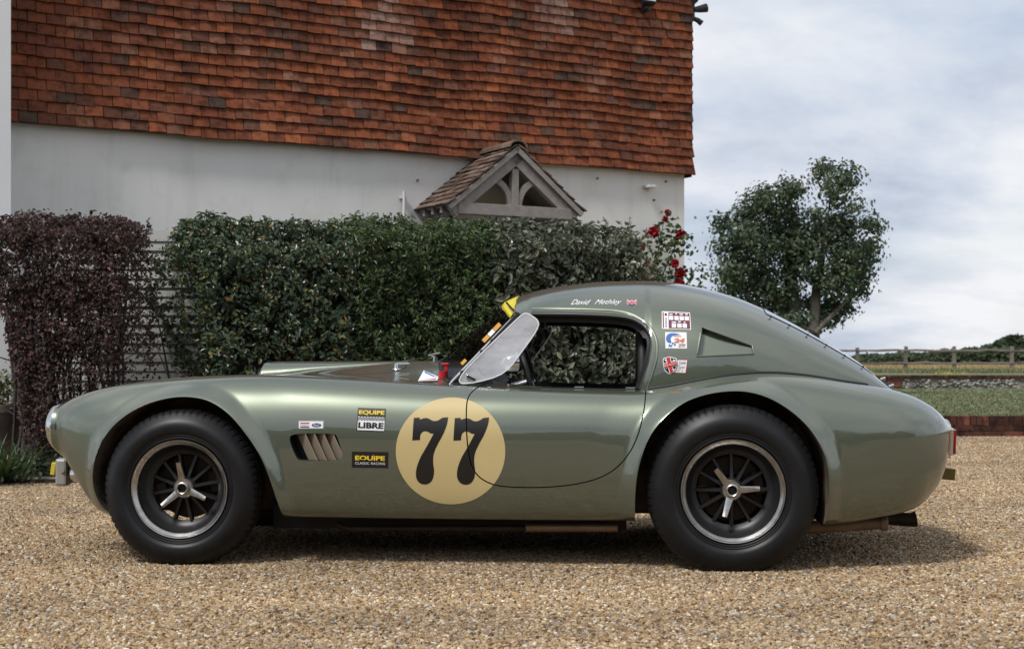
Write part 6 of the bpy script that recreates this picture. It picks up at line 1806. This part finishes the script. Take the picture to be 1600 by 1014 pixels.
def sev_px(dx): return [((x + dx) / 3.381 + 400, y / 3.38 + 540 + dx * 0.0018) for x, y in sev]
def round_some(p, keep):
    # smooth the outline but keep the square serif corners
    out_ = []; n_ = len(p)
    for i in range(n_):
        if i in keep: out_ += [p[i], p[i]]
        else:
            a, b, c = p[i - 1], p[i], p[(i + 1) % n_]
            out_ += [((a[0] + 3 * b[0]) / 4, (a[1] + 3 * b[1]) / 4), ((c[0] + 3 * b[0]) / 4, (c[1] + 3 * b[1]) / 4)]
    ded = [out_[0]]
    for q in out_[1:]:
        if abs(q[0] - ded[-1][0]) + abs(q[1] - ded[-1][1]) > 1e-6: ded.append(q)
    return ded
for dx, ct in ((0, None), (217, ring_c)):
    lay('digit', *poly(round_some(sev_px(dx), {0, 1, 7, 8, 35, 36, 34})), 'vinyl_black', BODY, -.79, 0.0024, ro_, cut=ct)
def badge(v, m, surf, b, name='sticker'): return lay(name, *v, m, surf, b, 0.0012)
def pr(par, v, m, surf, b, lvl=1, name='print'): return lay(name, *v, m, surf, b, 0.0012 + 0.0011 * lvl, par)
# EQUIPE LIBRE
BB = -.785
k_ = badge(poly([(558.3, 637), (602.2, 638.7), (601.3, 674.2), (557.2, 672.5)]), 'vinyl_black', BODY, BB)
pr(k_, fit(text_poly('EQUIPE', 0, 0.035), [(560, 648), (600, 649.3), (600.3, 641.8), (560.2, 640.8)]), 'vinyl_yellow', BODY, BB, 2, 'lettering')
pr(k_, poly([(559.2, 650.4), (601, 651.8), (600.5, 673), (558.6, 671.5)]), 'vinyl_white', BODY, BB, 1)
ckv = []; ckf = []
for r_ in range(4):
    for c in range(18):
        if (r_ + c) % 2:
            x = 559.2 + c * 2.32; y = 650.6 + r_ * 1.45 + c * 0.077; n0 = len(ckv); ckv += [(x, y), (x + 2.32, y), (x + 2.32, y + 1.45), (x, y + 1.45)]; ckf.append((n0, n0 + 1, n0 + 2, n0 + 3))
pr(k_, (ckv, ckf), 'vinyl_black', BODY, BB, 2, 'chequer')
pr(k_, fit(text_poly('LIBRE', 0, 0.04), [(559.8, 668.3), (599.3, 669.7), (599.6, 660.6), (560.1, 659.2)]), 'vinyl_black', BODY, BB, 2, 'lettering')
pr(k_, quad(584.4, 639.9, 586.4, 641.4), 'vinyl_red', BODY, BB, 3, 'dot')
k_ = badge(poly([(550.3, 705.2), (607.2, 706), (606.6, 731), (549.8, 730)]), 'vinyl_black', BODY, BB)
pr(k_, fit(text_poly('EQUIPE', 0, 0.035), [(555.2, 719.8), (601.5, 720.6), (601.8, 712.2), (555.4, 711.2)]), 'vinyl_yellow', BODY, BB, 1, 'lettering')
pr(k_, fit(text_poly('CLASSIC RACING', 0, 0.0, 1.1), [(555.2, 725), (601.8, 726), (601.8, 722.2), (555.2, 721.3)]), 'vinyl_white', BODY, BB, 1, 'lettering')
pr(k_, quad(583.0, 709.8, 585.0, 711.6), 'vinyl_red', BODY, BB, 2, 'dot')
# engine badge over the vent
k_ = badge(quad(466, 657, 506, 670), 'cast', BODY, BB, 'badge')
pr(k_, quad(467.2, 658.2, 504.8, 668.9), 'vinyl_white', BODY, BB, 1)
pr(k_, quad(469.2, 660.0, 483.2, 661.7), 'vinyl_red', BODY, BB, 2, 'stripe'); pr(k_, quad(469.2, 665.9, 483.2, 667.6), 'vinyl_navy', BODY, BB, 2, 'stripe')
pr(k_, fit(text_poly('POWERED BY'), [(469.2, 664.8), (483.2, 664.8), (483.2, 662.8), (469.2, 662.8)]), 'vinyl_grey', BODY, BB, 2, 'lettering')
pr(k_, poly([(494.6 + 7.4 * math.cos(2 * math.pi * k / 32), 664 + 3.0 * math.sin(2 * math.pi * k / 32)) for k in range(32)]), 'vinyl_navy', BODY, BB, 2, 'oval')
pr(k_, fit(text_poly('Ford', 0.35), [(489.8, 665.9), (499.2, 665.9), (499.2, 661.9), (489.8, 661.9)]), 'vinyl_white', BODY, BB, 3, 'lettering')
# hardtop: name, flag, three stickers
HB = -.53
lay('name_lettering', *fit(text_poly('David', 0.5, 0.0), [(890.5, 474.6), (921, 474.6), (922.5, 466.2), (892, 466.2)]), 'vinyl_white', HARD, HB, 0.0014)
lay('name_lettering', *fit(text_poly('Methley', 0.5, 0.0), [(928, 476.2), (970, 476.2), (972, 466.2), (930, 466.2)]), 'vinyl_white', HARD, HB, 0.0014)
def flag(x0, y0, x1, y1, surf, b, name='flag'):
    f_ = lay(name, *quad(x0, y0, x1, y1), 'vinyl_navy', surf, b, 0.0012); w_ = x1 - x0; h_ = y1 - y0
    def ln(ax, ay, bx, by, t):
        dx, dy = bx - ax, by - ay; l = math.hypot(dx, dy); nx, ny = -dy / l * t, dx / l * t; return [(ax + nx, ay + ny), (bx + nx, by + ny), (bx - nx, by - ny), (ax - nx, ay - ny)], [(0, 1, 2, 3)]
    e = 0.6
    for (ax, ay, bx, by) in ((x0 + e, y0 + e, x1 - e, y1 - e), (x0 + e, y1 - e, x1 - e, y0 + e)): pr(f_, ln(ax, ay, bx, by, h_ * 0.11), 'vinyl_white', surf, b, 1, 'saltire')
    for (ax, ay, bx, by) in ((x0 + e, y0 + e, x1 - e, y1 - e), (x0 + e, y1 - e, x1 - e, y0 + e)): pr(f_, ln(ax, ay, bx, by, h_ * 0.04), 'vinyl_red', surf, b, 2, 'saltire')
    mx_, my_ = (x0 + x1) / 2, (y0 + y1) / 2
    vv = [(x0, my_ - h_ * .17), (x1, my_ - h_ * .17), (x1, my_ + h_ * .17), (x0, my_ + h_ * .17)]; pr(f_, (vv, [(0, 1, 2, 3)]), 'vinyl_white', surf, b, 3, 'cross')
    pr(f_, quad(mx_ - h_ * .17, y0, mx_ + h_ * .17, y1), 'vinyl_white', surf, b, 3.5, 'cross')
    pr(f_, quad(x0, my_ - h_ * .10, x1, my_ + h_ * .10), 'vinyl_red', surf, b, 4.5, 'cross'); pr(f_, quad(mx_ - h_ * .10, y0, mx_ + h_ * .10, y1), 'vinyl_red', surf, b, 5, 'cross')
    return f_
flag(979, 466.6, 996, 475.2, HARD, HB)
HB = -.60
def zq(pts): return [(1020 + x / 8.45, 480 + y / 8.45) for x, y in pts]     # from the enlarged view
k_ = lay('sticker', *poly(zq([(132, 42), (500, 61), (506, 67), (512, 290), (506, 296), (130, 282), (124, 276), (127, 47)])), 'vinyl_white', HARD, HB, 0.0012)
pr(k_, poly(zq([(215, 58), (497, 72), (500, 284), (214, 274)])), 'vinyl_maroon', HARD, HB, 1, 'panel'); pr(k_, poly(zq([(137, 54), (152, 55), (152, 270), (137, 269)])), 'vinyl_maroon', HARD, HB, 1, 'panel')
for x, y in ((222, 105), (294, 108), (362, 110), (430, 112), (256, 208), (330, 210), (400, 212)): pr(k_, poly(zq([(x, y), (x + 57, y + 2), (x + 57, y + 58), (x, y + 56)])), 'vinyl_white', HARD, HB, 2, 'box')
for x, y, w_ in ((228, 76, 42), (308, 70, 22), (364, 78, 46), (440, 78, 34), (256, 184, 60), (342, 178, 36), (416, 186, 24)): pr(k_, poly(zq([(x, y), (x + w_, y + 1), (x + w_, y + 16), (x, y + 15)])), 'vinyl_white', HARD, HB, 2, 'mark')
pr(k_, poly(zq([(180 + 17 * math.cos(q), 86 + 20 * math.sin(q)) for q in [2 * math.pi * j / 16 for j in range(16)]])), 'vinyl_maroon', HARD, HB, 2, 'mark')
for j in range(4): pr(k_, poly(zq([(168, 132 + j * 34), (192, 132 + j * 34), (192, 154 + j * 34), (168, 154 + j * 34)])), 'vinyl_grey', HARD, HB, 2, 'mark')
k_ = lay('sticker', *poly(zq([(166, 326), (450, 330), (452, 545), (166, 543)])), 'vinyl_white', HARD, HB, 0.0012)
sw1 = [(375, 362), (330, 346), (280, 338), (225, 342), (190, 365), (175, 405), (180, 445), (205, 468), (235, 462), (240, 440), (236, 410), (250, 385), (285, 368)]
pr(k_, poly(zq(chaikin(sw1, 2))), 'vinyl_blue', HARD, HB, 1, 'swoosh')
for x, y in ((232, 458), (262, 474), (218, 500), (240, 508), (290, 490)): pr(k_, poly(zq([(x - 14, y + 4), (x + 8, y - 14), (x + 18, y + 4), (x - 6, y + 22)])), 'vinyl_blue', HARD, HB, 1, 'chequer')
pr(k_, fit(text_poly('24', 0.15, 0.05), zq([(276, 470), (420, 470), (426, 408), (278, 408)])), 'vinyl_orange', HARD, HB, 1, 'lettering')
for x0, x1, y, mm in ((280, 380, 376, 'vinyl_orange'), (345, 430, 486, 'vinyl_black'), (378, 428, 510, 'vinyl_orange'), (340, 370, 512, 'vinyl_black')): pr(k_, poly(zq([(x0, y), (x1, y + 1), (x1, y + 12), (x0, y + 11)])), mm, HARD, HB, 1, 'mark')
shd = [(132, 672), (175, 662), (215, 648), (262, 662), (312, 668), (318, 720), (316, 780), (300, 830), (265, 868), (225, 884), (185, 866), (150, 830), (136, 780), (132, 720)]
k_ = lay('sticker', *poly(zq(chaikin(shd, 1))), 'vinyl_white', HARD, HB, 0.0012)
shi = [(142, 682), (178, 674), (215, 660), (258, 672), (303, 678), (308, 720), (306, 778), (290, 824), (260, 858), (225, 872), (190, 856), (158, 822), (146, 776), (142, 720)]
pr(k_, poly(zq(chaikin(shi, 1))), 'vinyl_black', HARD, HB, 1, 'shield')
for wv_, mm, lv in ((36, 'vinyl_white', 2), (25, 'vinyl_red', 4)):
    pr(k_, poly(zq([(196 - wv_ + 4, 668), (196 + wv_, 656), (250 + wv_ * .6, 856), (250 - wv_ * .9, 866)])), mm, HARD, HB, lv, 'cross')
    pr(k_, poly(zq([(143, 776 - wv_), (306, 736 - wv_), (308, 736 + wv_), (146, 776 + wv_)])), mm, HARD, HB, lv + 0.5, 'cross')
for q in ((160, 690, 180, 712), (268, 690, 292, 712), (160, 830, 180, 812), (282, 830, 268, 812)):
    dx, dy = (7, 5); pr(k_, poly(zq([(q[0] - dx, q[1] + dy), (q[0] + dx, q[1] - dy), (q[2] + dx, q[3] - dy), (q[2] - dx, q[3] + dy)])), 'vinyl_white', HARD, HB, 2, 'saltire')
pr(k_, fit(text_poly('BREMONT'), zq([(152, 786), (302, 750), (300, 728), (150, 764)])), 'vinyl_white', HARD, HB, 6, 'lettering')
k_ = lay('sticker', *poly(zq([(322, 690), (462, 694), (436, 874), (282, 864), (310, 820), (324, 770)])), 'vinyl_red', HARD, HB, 0.0012)
pr(k_, poly(zq([(324, 698), (452, 700), (428, 866), (292, 858), (318, 822), (330, 770)])), 'vinyl_white', HARD, HB, 1)
pr(k_, fit(text_poly('Castle', 0.3), zq([(344, 748), (432, 748), (432, 714), (344, 714)])), 'vinyl_navy', HARD, HB, 2, 'lettering')
for x0, x1, y in ((330, 360, 762), (330, 420, 786), (326, 372, 806), (384, 404, 800), (308, 356, 832), (376, 396, 836)): pr(k_, poly(zq([(x0, y), (x1, y), (x1, y + 8), (x0, y + 8)])), 'vinyl_grey', HARD, HB, 2, 'mark')
# triangle decal on the scuttle, laid on the top surface
def lay_top(name, pts, m, off, parent=None):
    vv = []
    for a, b in pts: vv.append(tuple(on_top(BODY, a, b, off)))
    return obj(name, mesh_from(name, vv, [tuple(range(len(vv)))], M[m]), parent or car)
ta = pa(655, -.52); tb = pa(684, -.5)
k_ = lay_top('sticker', [(ta, -0.56), (tb, -0.52), (tb, -0.46), (ta, -0.38)], 'vinyl_white', 0.003)
lay_top('print', [(ta + 0.008, -0.44), (tb - 0.006, -0.475), (ta + 0.008, -0.395)], 'vinyl_blue', 0.0045, k_)
lay_top('print', [(ta + 0.008, -0.545), (tb - 0.006, -0.51), (tb - 0.006, -0.495), (ta + 0.008, -0.49)], 'vinyl_red', 0.0045, k_)
